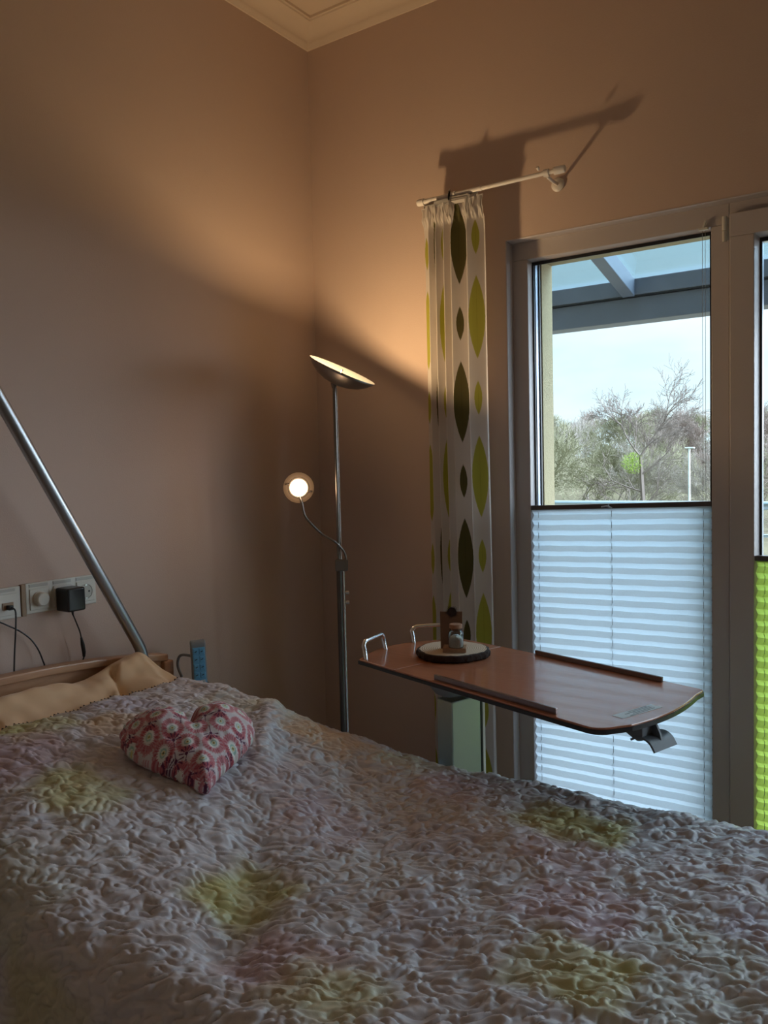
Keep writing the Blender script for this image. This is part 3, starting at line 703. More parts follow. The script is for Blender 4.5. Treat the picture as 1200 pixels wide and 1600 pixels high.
# ---- lifting pole behind the pillow
pts = [(.120, -.953, .42), (.120, -.953, .815), (.120, -.957, .838), (.122, -.966, .862), (.124, -.980, .886), (.145, -1.333, 1.487), (.156, -1.56, 1.873), (.17, -1.60, 1.93), (.21, -1.62, 1.965), (.30, -1.63, 1.975)]
lpole = thing('lifting_pole', (.120, -.953, .42), 'satin steel lifting pole slanting up from the bed head along the left wall', 'lifting pole')
build('pole', MB().tube(pts, .0160, 24), M['steel_tube'], lpole, smooth=True)
build('pole_socket', MB().tube([(.120, -.953, .40), (.120, -.953, .60)], .0195, 20), M['black_pl'], lpole, smooth=True)

# ---- hand control
hs = thing('hand_control', (.16, -.775, .60), 'grey bed hand control with blue keypad hooked beside the pillow', 'remote control')
ax = Vector((.80, .60, 0)); ay = Vector((.60, -.80, 0)).normalized(); az = Vector((-.06, .02, 1)).normalized()
ax = Vector((.93, .36, .06)).normalized(); ay = az.cross(ax).normalized(); ax = ay.cross(az).normalized()
hcen = Vector((.152, -.778, .762)); 
# ax: keypad normal turned towards the room
kn = Vector((.80, -.60, .02)); kn = (kn-az*kn.dot(az)).normalized(); ks = az.cross(kn).normalized()
mb = MB(); prof2 = [(-.016, -.085), (.016, -.085), (.016, .078), (.010, .086), (-.008, .088), (-.016, .080)]
P = [hcen-ks*.022+kn*a+az*b for a, b in prof2]; mb.ext(P, ks*.044); body = build('housing', mb, M['bracket'], hs, bevel=.004, bseg=3)
kp = build('keypad', MB().obox(hcen+kn*.0165-az*.002, ks, kn, az, .0175, .0012, .070), M['bluepad'], hs, bevel=.001)
for i in range(6):
    zc = .056-.023*i
    for sgn in (-1, 1):
        b_ = build('key', MB().obox(hcen+kn*.0180+az*zc+ks*.0085*sgn, ks, kn, az, .0065, .0010, .0080), M['bluepad'] if i < 4 else M['pale'], hs, bevel=.0009)
        build('key_symbol', MB().obox(hcen+kn*.0192+az*(zc)+ks*.0085*sgn, (ks+az*.5).normalized(), kn, (az-ks*.5).normalized(), .0035, .0004, .0012), M['navy'], b_)
build('holder', MB().obox(hcen-kn*.004-az*.062+ks*.0, ks, kn, az, .027, .020, .022), M['black_pl'], hs, bevel=.003)
p0 = hcen-kn*.012-ks*.015+az*.040
mb = MB().tube(smoothpath([p0, p0-kn*.02-ks*.028+az*.004, p0-kn*.026-ks*.040-az*.006, p0-kn*.028-ks*.043-az*.03, p0-kn*.02-ks*.034-az*.062], 6), .0042, 10)
build('hook', mb, M['bracket'], hs, smooth=True)
build('holder_arm', MB().tube([hcen-az*.08, hcen-az*.16, (.15, -.79, .50)], .006, 10), M['steel_tube'], hs, smooth=True)

# ================================================================= WALL SOCKETS (left wall, x = 0)
def yz(y0, y1, z0, z1, x0, x1): return ((x0, y0, z0), (x1, y1, z1))
ss = thing('socket_strip', (0, -1.13, .99), 'white three-part wall plate with dimmer knob and power sockets', 'wall socket')
build('frame', MB().box((0, -1.232, .988), (.009, -1.019, 1.069)), M['white_pl'], ss, bevel=.002)
for i in range(3):
    y0 = -1.2285+.0702*i
    build('label_strip', MB().box((.008, y0+.006, 1.0575), (.0105, y0+.060, 1.0655)), M['socket_in'], ss, bevel=.0006)
    build('insert', MB().box((.008, y0+.006, .997), (.0125, y0+.062, 1.053)), M['white_pl'], ss, bevel=.0015)
build('dimmer_knob', MB().lathe((.012, -1.195, 1.025), (1, 0, 0), [(.021, 0), (.021, .003), (.0185, .004), (.0175, .018), (.0155, .020)], 32), M['white_pl'], ss, smooth=True)
for i in (1, 2):
    yc = -1.2285+.0702*i+.034
    well = build('socket_well', MB().lathe((.0128, yc, 1.025), (1, 0, 0), [(.0215, 0), (.0215, .0012), (.0195, .0014), (.0185, .0002)], 32), M['socket_in'], ss, smooth=True)
    for dy in (-.0095, .0095): build('contact_hole', MB().lathe((.0131, yc+dy, 1.025), (1, 0, 0), [(.0026, 0), (.0026, .0006)], 12), M['hole'], well)
    for dz in (-.0185, .0185): build('earth_clip', MB().box((.013, yc-.003, 1.025+dz-.002), (.0145, yc+.003, 1.025+dz+.002)), M['alu'], well)
ph = thing('phone_socket', (0, -1.29, .985), 'white phone socket plate at the left edge with a dark cable plugged in', 'wall socket')
build('frame', MB().box((0, -1.328, .985), (.009, -1.247, 1.066)), M['white_pl'], ph, bevel=.002)
build('label_strip', MB().box((.008, -1.320, 1.0545), (.0105, -1.262, 1.062)), M['socket_in'], ph, bevel=.0006)
build('insert', MB().box((.008, -1.320, .994), (.0125, -1.256, 1.050)), M['white_pl'], ph, bevel=.0015)
build('jack_opening', MB().box((.0125, -1.300, 1.010), (.0150, -1.270, 1.028)), M['tanstrip'], ph, bevel=.001)
tk = build('cable_trunking', MB().box((0, -1.2455, .985), (.012, -1.2335, 1.068)), M['tanstrip'], None, (0, -1.24, .985), bevel=.001)
tag(tk, 'narrow tan strip on the wall between the two white socket plates', 'trunking')
ch = thing('power_adapter', (.012, -1.124, 1.02), 'black plug-in power adapter in the middle wall socket', 'power adapter')
mb = MB().box((.014, -1.150, .985), (.070, -1.096, 1.048)); build('housing', mb, M['black_pl'], ch, bevel=.005, bseg=3)
build('plug_base', MB().lathe((.0145, -1.124, 1.025), (1, 0, 0), [(.0175, 0), (.0175, .006)], 24), M['black_pl'], ch)
cab = smoothpath([(.045, -1.122, .990), (.045, -1.121, .976), (.046, -1.112, .950), (.048, -1.104, .925), (.048, -1.100, .905), (.046, -1.094, .880), (.043, -1.090, .858), (.040, -1.094, .842), (.035, -1.103, .828), (.02, -1.105, .76), (.02, -1.10, .55)], 7)
build('cable', MB().tube(cab, .0019, 8), M['black_pl'], ch, smooth=True)
build('strain_relief', MB().tube([(.045, -1.122, .988), (.045, -1.1205, .972)], [.0042, .0024], 10), M['black_pl'], ch, smooth=True)
build('cable_joint', MB().tube([(.048, -1.1005, .908), (.0465, -1.096, .888), (.044, -1.0912, .866), (.042, -1.0905, .853)], [.0028, .0055, .0052, .0036], 12), M['black_pl'], ch, smooth=True)
tc_ = thing('phone_cable', (.012, -1.285, .99), 'thin black cable hanging straight down from the phone socket', 'cable')
build('plug', MB().box((.015, -1.291, 1.010), (.030, -1.279, 1.022)), M['black_pl'], tc_, bevel=.0015)
build('cord', MB().tube(smoothpath([(.028, -1.286, 1.017), (.040, -1.283, 1.012), (.042, -1.282, .995), (.040, -1.284, .95), (.038, -1.288, .90), (.035, -1.290, .85), (.03, -1.29, .78), (.02, -1.29, .5)], 7), .0021, 8), M['black_pl'], tc_, smooth=True)
t2 = build('loose_cable', MB().tube(smoothpath([(.012, -1.36, 1.0), (.012, -1.315, .985), (.014, -1.285, .968), (.018, -1.258, .950), (.022, -1.232, .925), (.026, -1.215, .895), (.028, -1.205, .865), (.028, -1.200, .84), (.02, -1.20, .76), (.02, -1.2, .5)], 7), .0021, 8), M['black_pl'], None, (.012, -1.315, .985), smooth=True)
tag(t2, 'thin black cable curving across the wall below the socket plates', 'cable')

# ================================================================= FLOOR LAMP
CAM = Vector((1.989, -2.45, 1.35))
L0 = Vector((.402, -.410, 0))
lamp = thing('floor_lamp', L0, 'slim metal uplighter floor lamp with tilted bowl and small reading arm in the corner', 'floor lamp')
build('base', MB().lathe(L0, (0, 0, 1), [(.12, 0), (.125, .006), (.12, .018), (.02, .026), (.012, .03)], 40), M['nickel'], lamp, smooth=True)
build('lower_pole', MB().tube([L0+Vector((0, 0, .02)), L0+Vector((0, 0, 1.052))], .0092, 20), simple('dark_nickel', (.12, .105, .095), .4, .9), lamp, smooth=True)
build('upper_pole', MB().tube([L0+Vector((0, 0, 1.052)), L0+Vector((0, 0, 1.612))], .0056, 16), M['nickel'], lamp, smooth=True)
rt = Vector((.823, .568, 0)); sd = rt*.0135
build('side_rod', MB().tube([L0+sd+Vector((0, 0, .05)), L0+sd+Vector((0, 0, 1.050))], .0034, 10), M['chrome'], lamp, smooth=True)
build('side_rod', MB().tube([L0+rt*.008+Vector((0, 0, 1.04)), L0+rt*.0072+Vector((0, 0, 1.60))], .0016, 8), M['chrome'], lamp, smooth=True)
build('pole_joint', MB().obox(L0+rt*.008+Vector((0, 0, 1.045)), rt, (-rt.y, rt.x, 0), (0, 0, 1), .020, .011, .019), M['nickel'], lamp, bevel=.004)
for z in (.957, .926):
    k_ = L0+rt*.013+Vector((0, 0, z))
    build('dimmer_knob', MB().tube([k_, k_+rt*.006, k_+rt*.007, k_+rt*.016], [.0035, .0035, .0062, .0062], 16), M['alu'], lamp, smooth=True)
# camera-independent axes of the bowl: opening faces up and into the corner
bn = Vector((.270, .075, .960)).normalized()
BN = None
maj = Vector((.755, .500, -.42))    # direction the rim slopes down along
maj = (maj).normalized(); vdir = Vector((-.61, .78, .09)).normalized()
nn = maj.cross(vdir).normalized(); nn = nn if nn.z > 0 else -nn
bn = (nn*math.cos(.112)-vdir*math.sin(.112)).normalized()
bc = Vector((.430, -.4025, 1.652))
Rb = .110
pr = [(0.0, -.049), (.02, -.048), (.045, -.0435), (.07, -.034), (.09, -.0205), (.103, -.008), (Rb, .0), (Rb-.0015, .0012)]
build('bowl', MB().lathe(bc, bn, pr, 64, False), M['bowl'], lamp, smooth='all')
pi2 = [(Rb-.0015, .0012), (.101, -.005), (.088, -.017), (.068, -.0305), (.044, -.040), (.02, -.0445), (0, -.0455)]
build('reflector', MB().lathe(bc, bn, pi2, 64, False), M['reflector'], lamp, smooth='all')
a_, b__, _ = frame_of(bn)
build('bulb', MB().lathe(bc, bn, [(0, -.044), (.032, -.042), (.032, -.038), (.03, -.0365), (0, -.036)], 32, False), emit('lamp_led', (1, .78, .45), 1.5), lamp, smooth=True)
build('finial', MB().lathe(bc, bn, [(.0025, -.04), (.0025, -.002), (.004, .000), (0, .003)], 12), M['nickel'], lamp, smooth=True)
build('bowl_joint', MB().tube([L0+Vector((0, 0, 1.600)), bc-bn*.046-maj*.012], .008, 12), M['nickel'], lamp, smooth=True)
# reading arm
arm = smoothpath([L0+rt*.022+Vector((0, 0, 1.040)), L0+rt*.020+Vector((0, 0, 1.080)), L0+rt*.004+Vector((.0, -.02, 1.118)), (.372, -.452, 1.145), (.352, -.475, 1.175), (.336, -.490, 1.205), (.331, -.497, 1.245), (.322, -.498, 1.27)], 8)
build('reading_arm', MB().tube(arm, .0035, 10), M['nickel'], lamp, smooth=True)
rc = Vector((.322, -.500, 1.292)); rd = (CAM-rc+Vector((0, .15, -.1))).normalized()
build('glass_ring', MB().lathe(rc, rd, [(.033, -.003), (.0475, -.003), (.0475, .001), (.033, .001), (.033, -.003)], 48, False), simple('frosted_ring', (.055, .042, .030), .35), lamp, smooth=True)
rh = build('reading_head', MB().lathe(rc-rd*.012, rd, [(.012, 0), (.028, .004), (.032, .012), (.032, .0145)], 40), M['nickel'], lamp, smooth=True)
build('lens', MB().lathe(rc, rd, [(0, .004), (.02, .0035), (.0315, .002), (.0315, 0)], 40, False), emit('reading_led', (1, .86, .55), 1.1), lamp, smooth=True)
for s_ in (-1, 1):
    a2, b2, _ = frame_of(rd); q = rc+(a2*.94+b2*.34)*.034*s_
    build('ring_clip', MB().obox(q+rd*.003, a2, b2, rd, .006, .002, .002), M['nickel'], lamp, bevel=.0006)

# ================================================================= CURTAIN
rod = thing('curtain_rod', (.52, -.09, 2.217), 'short white curtain rod fixed above the left edge of the window', 'curtain rod')
build('rod', MB().tube([(.54, -.09, 2.217), (.76, -.09, 2.217)], .0080, 18), M['white_rod'], rod, smooth=True)
build('rod', MB().tube([(.745, -.09, 2.217), (1.01, -.09, 2.217)], .0066, 18), M['white_rod'], rod, smooth=True)
build('end_cap', MB().tube([(.523, -.09, 2.217), (.527, -.09, 2.217), (.548, -.09, 2.217)], [.0095, .0112, .0112], 20), M['white_rod'], rod, smooth=True)
build('end_cap', MB().tube([(1.003, -.09, 2.217), (1.034, -.09, 2.217), (1.037, -.09, 2.217)], [.0115, .0115, .010], 20), M['white_rod'], rod, smooth=True)
for x in (.66, .978):
    b_ = build('bracket', MB().tube([(x, -.002, 2.205), (x, -.05, 2.205), (x, -.085, 2.208)], .0052, 12).lathe((x, -.0005, 2.205), (0, -1, 0), [(.021, 0), (.021, .004), (.017, .008), (.008, .010)], 28), M['white_rod'], rod, smooth=True)
    build('rod_clamp', MB().tube([(x-.008, -.09, 2.217), (x+.008, -.09, 2.217)], .0108, 18), M['white_rod'], rod, smooth=True)
build('clamp_screw', MB().tube([(.958, -.102, 2.226), (.958, -.110, 2.233)], [.004, .005], 12), M['white_rod'], rod, smooth=True)

ns, nz = 420, 560
s = np.linspace(0, 1, ns); z = np.concatenate([np.linspace(2.224, 2.12, 90), np.linspace(2.119, .035, nz-90)])
SS, ZZ = np.meshgrid(s, z, indexing='ij')
tt = (2.2-ZZ)/2.2
xl = .538+.010*tt; xr_ = .764+.024*tt**1.3
# folds: crests at chosen s, wandering a little with height
sw = SS+.012*np.sin(ZZ*2.3+1)+.008*np.sin(ZZ*5.1)
ph_ = 2*PI*(3.55*sw+.16)
amp = .026*(1-.45*tt)*(1-.35*np.exp(-((ZZ-2.14)/.03)**2))
ks_ = [-.1, .0, .07, .10, .20, .235, .33, .365, .46, .50, .70, .745, .96, 1.0, 1.1]
kv_ = [.2, .6, .9, -.5, .7, -.8, .5, -.7, .6, -1.0, .75, -.75, .70, .2, .0]
fs_ = np.linspace(-.1, 1.1, 1201); fv_ = np.interp(fs_, ks_, kv_); fv_ = np.convolve(np.pad(fv_, 18, 'edge'), np.hanning(37)/np.hanning(37).sum(), 'valid')
fy = np.interp(sw, fs_, fv_)
xx = xl+(xr_-xl)*SS
yy_ = -.088+amp*fy-.012*tt
# the last panel at the right hangs flatter

# header: gathers around the rod
hd = sstep(2.125, 2.165, ZZ)
ruf = 1.5*perlin(SS*30, ZZ*10, 71); ruf2 = perlin(SS*70, ZZ*34, 72)
yy_ += hd*(.010*ruf+.005*ruf2); xx += hd*.006*perlin(SS*30+8, ZZ*30, 73)
yy_ = yy_*(1-.6*hd)+(-.1050)*.6*hd
ZZ2 = ZZ+hd*.020*perlin(SS*17, ZZ*0+3.3, 74)
Cg = np.stack([xx, yy_, ZZ2], -1)
ccol = np.zeros((ns, nz, 3)); ccol[:] = (.70, .66, .62)
DK, YL = (.105, .095, .030), (.44, .44, .07)
def leafcol(sc, w, c, z_big, st=1., vein=True):
    xs = (sw-sc)
    for k in range(-1, 6):
        for zc, hl, ww in ((z_big-.508*k, .131, w), (z_big-.508*k-.256, .054, w*.48)):
            if zc > 2.2: continue
            v = (ZZ-zc)/hl; inside = (np.abs(v) < 1)*(np.abs(xs) < ww*(1-v*v)**.95)
            m = (inside*st)[..., None]; ccol[:] = ccol*(1-m)+np.array(c)*m
            if vein:
                m = (inside*(np.abs(xs) < .0035*(1-np.abs(v)))*.35)[..., None]; ccol[:] = ccol*(1-m)+np.array(c)*.5*m
leafcol(.595, .088, DK, 2.062); leafcol(.855, .095, YL, 1.820)
leafcol(.195, .035, DK, 2.068); leafcol(.315, .045, YL, 1.815, vein=False); leafcol(.01, .05, YL, 1.80, vein=False)
cur = grid_mesh('curtain', Cg, fabric('sheer_printed_curtain', attr='pattern', trans=.38, rough=.8, bump=.1), None, (.65, -.09, .03), ccol)
tag(cur, 'narrow white curtain with green and yellow leaf shapes gathered on the white rod', 'curtain')

# ================================================================= OVERBED TABLE
O = Vector((.713, -.744, 0)); e1 = Vector((.952, -.305, 0)); e1.normalize(); e2 = Vector((-e1.y, e1.x, 0))
def T2(u, v, z): return O+e1*u+e2*v+Vector((0, 0, z))
tb = thing('overbed_table', T2(.18, .19, 0), 'wheeled overbed table with reddish wooden top reaching over the bed edge', 'overbed table')
def outline():
    pts = []
    # left end: shallow bow between the two left corners
    for i in range(13):
        t = i/12; v = .372-.372*t; u = -.074*math.sin(PI*t)**.9+.004
        pts.append((u, v))
    pts += [(.20, -.003), (.45, -.004), (.70, -.005)]
    # right end, bow with rounded front corner
    for k in range(7):
        a = -PI/2+PI/2*.82*k/6; pts.append((.748+.036*math.cos(a), .031+.036*math.sin(a)))
    for i in range(1, 12):
        t = i/12; v = .04+.328*t; pts.append((.785+.030*math.sin(PI*(t*.85+.12))-.030*t, v))
    for k in range(5):
        a = .1+PI/2*k/4; pts.append((.745+.016*math.cos(a), .372+.014*math.sin(a)))
    pts += [(.45, .386), (.20, .380)]
    return pts
ol = outline()
split = .155
P = [T2(u, v, .8460) for u, v in ol]; build('top_edge', MB().ext([p+Vector((0, 0, -.008)) for p in P], (0, 0, .0085)), M['black_edge'], tb)
cu, cv = sum(u for u, v in ol)/len(ol), sum(v for u, v in ol)/len(ol)
ins = [(cu+(u-cu)*.994, cv+(v-cv)*.990) for u, v in ol]
def clip(poly, keep_right, u0):
    out = []; n = len(poly)
    f = lambda p: (p[0]-u0)*(1 if keep_right else -1)
    for i in range(n):
        a, b = poly[i], poly[(i+1) % n]
        if f(a) >= 0: out.append(a)
        if f(a)*f(b) < 0:
            t = f(a)/(f(a)-f(b)); out.append((a[0]+(b[0]-a[0])*t, a[1]+(b[1]-a[1])*t))
    return out
for kr, u0, nm in ((False, split-.0012, 'side_leaf'), (True, split+.0012, 'table_leaf')):
    q = clip(ins, kr, u0); build(nm, MB().ext([T2(u, v, .8462) for u, v in q], (0, 0, .0045)), M['tabletop'], tb, bevel=.0012)
ZT = .8507
for u0, u1, v in ((.295, .662, .012), (.285, .662, .370)):
    build('retaining_strip', MB().obox(T2((u0+u1)/2, v, ZT+.006), e1, e2, (0, 0, 1), (u1-u0)/2, .0035, .0065), M['brown_rail'], tb, bevel=.0012)
def uhandle(p, q, h, lean):
    p, q = Vector(p), Vector(q); d = (q-p).normalized(); up = Vector((0, 0, 1)); r = .018; le = Vector(lean)
    pts = [p-up*.004, p+up*(h-r)+le*.6]+arc(p+d*r+up*(h-r)+le, -d, up, r, 0, PI/2, 6)[1:]+arc(q-d*r+up*(h-r)+le, up, d, r, 0, PI/2, 6)+[q-up*.004]
    return MB().tube(pts, .0058, 14)
build('grab_handle', uhandle(T2(.018, .016, ZT), T2(-.038, .125, ZT), .044, e1*-.010), M['chrome'], tb, smooth=True)
build('grab_handle', uhandle(T2(-.050, .235, ZT), T2(.000, .350, ZT), .044, e1*-.010), M['chrome'], tb, smooth=True)
st = build('sticker', MB().ext([T2(u, v, ZT-.0002) for u, v in ((.765, .085), (.772, .205), (.745, .205), (.738, .085))], (0, 0, .0008)), M['sticker'], tb)
st['label'] = 'pale grey sticker with fine print at the right end of the table'
for k in range(4):
    build('print_line', MB().obox(T2(.746+.006*k, .150+(.0 if k % 2 else .008), ZT+.0008), e2, e1, (0, 0, 1), .040 if k % 2 else .030, .0010, .0002), M['stickertext'], st)
# bracket under the left part, lifting column
colc = T2(.239, .141, 0)
def ring(c, ru, rv, z, n=24, p=3.2):
    out = []
    for i in range(n):
        a = 2*PI*i/n; ca, sa = math.cos(a), math.sin(a)
        out.append(c+e1*ru*(abs(ca)**(2/p))*(1 if ca > 0 else -1)+e2*rv*(abs(sa)**(2/p))*(1 if sa > 0 else -1)+Vector((0, 0, z)))
    return out
def loft(levels, n=24):
    mb = MB(); vs = []; 
    for L_ in levels: vs += L_
    fs = [tuple(range(n-1, -1, -1)), tuple((len(levels)-1)*n+i for i in range(n))]
    for k in range(len(levels)-1):
        for i in range(n): fs.append((k*n+i, k*n+(i+1) % n, (k+1)*n+(i+1) % n, (k+1)*n+i))
    return mb.add(vs, fs)
build('top_bracket', loft([ring(colc, .030, .060, .786), ring(colc, .036, .066, .790), ring(colc, .046, .076, .804), ring(colc, .064, .092, .826), ring(colc, .070, .098, .8375)]), M['bracket'], tb, smooth=True)
cl = build('lifting_column', MB().obox(colc+Vector((0, 0, .45))-e2*.004, e1, e2, (0, 0, 1), .028, .049, .325), M['column'], tb, bevel=.004)
build('edge_profile', MB().obox(colc+e1*.024+e2*.0545+Vector((0, 0, .45)), e1, e2, (0, 0, 1), .0045, .004, .320), M['white_rod'], tb, bevel=.001)
build('slot', MB().obox(colc+e1*.0255+e2*.0478+Vector((0, 0, .45)), e1, e2, (0, 0, 1), .0025, .0028, .320), M['black_pl'], tb)
build('chassis', MB().obox(colc+Vector((0, 0, .10)), e1, e2, (0, 0, 1), .06, .18, .02).obox(colc+e2*.17+e1*.22+Vector((0, 0, .09)), e1, e2, (0, 0, 1), .30, .02, .015).obox(colc-e2*.17+e1*.22+Vector((0, 0, .09)), e1, e2, (0, 0, 1), .30, .02, .015), M['bracket'], tb, bevel=.004)
for a in (-.06, .50):
    for b in (-.17, .17):
        q = colc+e1*a+e2*b+Vector((0, 0, .0375)); build('castor', MB().tube([q-e2*.012, q+e2*.012], .0375, 20), M['black_pl'], tb, smooth=True)
# release lever under the right end
P = [T2(u, .128, z) for u, z in ((.712, .8375), (.778, .8375), (.778, .800), (.766, .7965), (.745, .805), (.722, .817))]
lvr = build('release_lever', MB().ext(P, e2*.050), M['greyplastic'], tb, bevel=.002)
lvr['label'] = 'dark grey curved release lever'
sad = smoothpath([(.752, 0, .797), (.762, 0, .8025), (.774, 0, .8055), (.787, 0, .8045), (.798, 0, .7975), (.807, 0, .7840)], 6)
th_ = .0045; ua = []; da = []
for i, p in enumerate(sad):
    d = (sad[min(i+1, len(sad)-1)]-sad[max(i-1, 0)]).normalized(); n_ = Vector((-d.z, 0, d.x)); ua.append(p+n_*th_/2); da.append(p-n_*th_/2)
build('lever_paddle', MB().ext([T2(p.x, .126, p.z) for p in ua+da[::-1]], e2*.074), M['greyplastic'], lvr, smooth=True)
fin = [T2(.768, .160, .8375), T2(.780, .160, .8375), T2(.789, .160, .826), T2(.796, .160, .812), T2(.800, .160, .797), T2(.770, .160, .802)]
build('lever_web', MB().ext(fin, e2*.005), M['greyplastic'], lvr)

# ---- things on the table
wc = Vector((.912, -.590, ZT+.0005)); slc = thing('wood_slice', wc, 'round wood slice with dark bark rim on the overbed table', 'wood slice')
nb2 = 96; rB = [.0945*(1+.018*math.sin(3*a)+.012*math.sin(7*a+1)+.010*math.sin(19*a)+.006*math.sin(41*a)) for a in [2*PI*i/nb2 for i in range(nb2)]]
mb = MB(); vs = []
for k_, (dr, h_) in enumerate(((-.004, 0), (.001, .004), (.0015, .012), (-.001, .0175), (-.006, .0185))):
    vs += [wc+Vector(((rB[i]+dr+.0022*math.sin(i*2.7+k_))*math.cos(2*PI*i/nb2), (rB[i]+dr+.0022*math.sin(i*2.7+k_))*math.sin(2*PI*i/nb2), h_)) for i in range(nb2)]
fs = [tuple(range(nb2-1, -1, -1)), tuple(4*nb2+i for i in range(nb2))]
for k_ in range(4):
    for i in range(nb2): fs.append((k_*nb2+i, k_*nb2+(i+1) % nb2, (k_+1)*nb2+(i+1) % nb2, (k_+1)*nb2+i))
build('bark', mb.add(vs, fs), M['bark'], slc, smooth=True)
build('cut_face', MB().ext([wc+Vector(((rB[i]-.0068)*math.cos(2*PI*i/nb2), (rB[i]-.0068)*math.sin(2*PI*i/nb2), .0178)) for i in range(nb2)], (0, 0, .0014)), M['rings'], slc)
zs = wc.z+.0193
s1 = Vector((.90, .436, 0)).normalized(); s2 = Vector((-s1.y, s1.x, 0))
sc = Vector((.930, -.612, zs)); sd_ = thing('card_stand', sc, 'small brown board stand on a wooden block standing on the wood slice', 'stand')
build('block', MB().obox(sc+Vector((.004, -.004, .006)), s1, s2, (0, 0, 1), .030, .023, .006), M['block'], sd_, bevel=.001)
build('board', MB().obox(sc+s2*.021-s1*.008+Vector((0, 0, .049)), s1, s2, (0, 0, 1), .029, .0025, .049), M['kraft'], sd_, bevel=.0008)
shp = sc+s2*.017-s1*.006+Vector((0, 0, .0975)); mb = MB().lathe(shp, -s2, [(.006, -.004), (.012, 0), (.008, .004), (0, .006)], 16)
for i in range(26):
    a = 2*PI*i/26; d = s1*math.cos(a)+Vector((0, 0, 1))*math.sin(a); L_ = .0180*(1+.12*math.sin(i*5)); t_ = d.cross(s2).normalized()
    for off in (0, -.002):
        mb.add([shp+t_*.0030-s2*(.001+off), shp-t_*.0030-s2*(.001+off), shp+d*L_*(1 if off == 0 else .8)-s2*(.003-off*2), shp-s2*(-.002+off)], [(0, 1, 2), (0, 2, 3), (1, 3, 2), (0, 3, 1)])
build('seed_head', mb, M['seedhead'], sd_)['label'] = 'dark spiky dried seed head'
jc = sc+Vector((.012, -.012, .0125)); jar = thing('glass_jar', jc, 'tiny glass jar with cork lid and white filling in front of the brown board', 'jar')
build('glass_body', MB().lathe(jc, (0, 0, 1), [(.0, .0), (.018, 0), (.0195, .002), (.0195, .036), (.018, .040), (.0145, .043), (.0145, .0465), (.0165, .047), (.0165, .049), (.0135, .049)], 32, False), M['jarglass'], jar, smooth=True)
build('cork_lid', MB().lathe(jc, (0, 0, 1), [(.0125, .044), (.0135, .0495), (.0165, .0495), (.0165, .0585), (.0155, .060), (0, .060)], 28), M['cork'], jar, smooth=True)
mb = MB().lathe(jc, (0, 0, 1), [(.0, .0015), (.0172, .0015), (.0180, .004), (.0180, .018), (.0150, .026), (.009, .031), (0, .032)], 32); build('filling', mb, M['filling'], jar, smooth=True)

# ================================================================= LIGHT
SKY_BASE, SKY_ZEN, SKY_FILL = 1.06, 1.3, 20.0
W = bpy.data.worlds.new('overcast_sky'); S.world = W; W.use_nodes = True; nt = W.node_tree; nt.nodes.clear()
o = nt.nodes.new('ShaderNodeOutputWorld'); bg = nt.nodes.new('ShaderNodeBackground'); tc = nt.nodes.new('ShaderNodeTexCoord')
mp = nt.nodes.new('ShaderNodeMapping'); mp.inputs['Scale'].default_value = (1.6, 1.6, 5)
nz_ = nt.nodes.new('ShaderNodeTexNoise'); nz_.inputs['Scale'].default_value = 2.2; nz_.inputs['Detail'].default_value = 5
rp = nt.nodes.new('ShaderNodeValToRGB'); rp.color_ramp.elements[0].position = .35; rp.color_ramp.elements[1].position = .68
rp.color_ramp.elements[0].color = (.62, .87, .97, 1); rp.color_ramp.elements[1].color = (.86, .97, 1.0, 1)
nt.links.new(tc.outputs['Generated'], mp.inputs['Vector']); nt.links.new(mp.outputs['Vector'], nz_.inputs['Vector'])
nt.links.new(nz_.outputs['Fac'], rp.inputs['Fac']); nt.links.new(rp.outputs['Color'], bg.inputs['Color'])
# overcast sky: brighter overhead; unseen bright lobe added at right to light the room
def mth(op, a, b=None):
    n = nt.nodes.new('ShaderNodeMath'); n.operation = op
    for i, v in enumerate((a, b)):
        if v is None: continue
        if isinstance(v, (int, float)): n.inputs[i].default_value = v
        else: nt.links.new(v, n.inputs[i])
    return n.outputs[0]
sx = nt.nodes.new('ShaderNodeSeparateXYZ'); nt.links.new(tc.outputs['Generated'], sx.inputs[0])
up = mth('MAXIMUM', sx.outputs['Z'], 0.0)
zen = mth('MULTIPLY', mth('POWER', up, 1.5), SKY_ZEN)
fill_dir = Vector((.80, .42, .48)).normalized()
dt = nt.nodes.new('ShaderNodeVectorMath'); dt.operation = 'DOT_PRODUCT'; nt.links.new(tc.outputs['Generated'], dt.inputs[0]); dt.inputs[1].default_value = fill_dir
lobe = mth('MULTIPLY', mth('POWER', mth('MAXIMUM', dt.outputs['Value'], 0.0), 5.0), SKY_FILL)
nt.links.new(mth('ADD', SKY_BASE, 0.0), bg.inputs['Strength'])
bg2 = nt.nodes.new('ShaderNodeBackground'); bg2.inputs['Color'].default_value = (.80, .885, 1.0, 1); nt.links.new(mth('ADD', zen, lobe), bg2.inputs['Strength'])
ad = nt.nodes.new('ShaderNodeAddShader'); nt.links.new(bg.outputs[0], ad.inputs[0]); nt.links.new(bg2.outputs[0], ad.inputs[1]); nt.links.new(ad.outputs[0], o.inputs['Surface'])
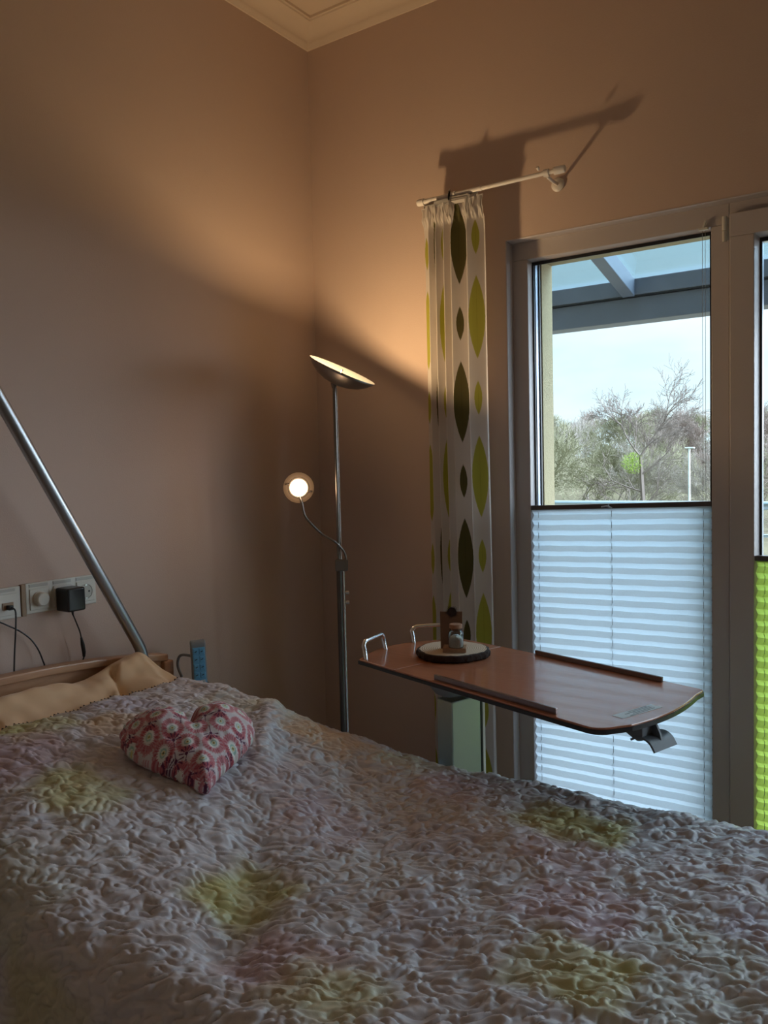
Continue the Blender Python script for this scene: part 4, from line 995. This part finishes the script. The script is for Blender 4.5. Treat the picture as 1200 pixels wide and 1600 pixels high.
def lamp_light(name, kind, loc, power, col, size, direction=None, parent=None, spread=None):
    ld = bpy.data.lights.new(name, kind); ld.energy = power; ld.color = col
    if kind == 'AREA': ld.shape = 'DISK'; ld.size = size; 
    else: ld.shadow_soft_size = size
    lo = bpy.data.objects.new(name, ld); COL.objects.link(lo); lo.location = loc
    if direction is not None: lo.rotation_euler = Vector(direction).to_track_quat('-Z', 'Y').to_euler()
    return lo
lamp_light('uplighter_light', 'POINT', bc-bn*.029-maj*.022, 12.8, (1, .68, .35), .022)
lamp_light('reading_light', 'POINT', rc+rd*.030, .62, (1, .66, .40), .025)
for nm, x0, x1, z0, z1 in (('portal_window', .86, 2.3, .05, 2.0), ('portal_side', 2.68, 4.04, .35, 2.0)):
    ld = bpy.data.lights.new(nm, 'AREA'); ld.shape = 'RECTANGLE'; ld.size = x1-x0; ld.size_y = z1-z0; ld.cycles.is_portal = True
    lo = bpy.data.objects.new(nm, ld); COL.objects.link(lo); lo.location = ((x0+x1)/2, .21, (z0+z1)/2); lo.rotation_euler = Vector((0, -1, 0)).to_track_quat('-Z', 'Y').to_euler()

# ================================================================= CAMERA
yaw, pit, rol = 0.60480, 0.054639, -0.0240447
F = Vector((-math.sin(yaw)*math.cos(pit), math.cos(yaw)*math.cos(pit), -math.sin(pit)))
r0 = Vector((math.cos(yaw), math.sin(yaw), 0)); u0 = r0.cross(F); c_, s__ = math.cos(rol), math.sin(rol)
RR_ = r0*c_+u0*s__; UU = -r0*s__+u0*c_
cd = bpy.data.cameras.new('camera'); cam = bpy.data.objects.new('camera', cd); COL.objects.link(cam)
cd.sensor_fit = 'HORIZONTAL'; cd.sensor_width = 36; cd.lens = 1287/1200*36; cd.clip_start = .02; cd.clip_end = 500
mw = Matrix(((RR_.x, UU.x, -F.x, 1.989), (RR_.y, UU.y, -F.y, -2.45), (RR_.z, UU.z, -F.z, 1.35), (0, 0, 0, 1)))
cam.matrix_world = mw; S.camera = cam
S.view_settings.view_transform = 'Standard'; S.view_settings.look = 'None'; S.view_settings.gamma = 1; S.view_settings.use_curve_mapping = False
S.view_settings.exposure = 0.24
S.cycles.use_denoising = True; S.cycles.max_bounces = 10; S.cycles.diffuse_bounces = 6; S.cycles.transparent_max_bounces = 16
S.cycles.caustics_reflective = False; S.cycles.sample_clamp_indirect = 4
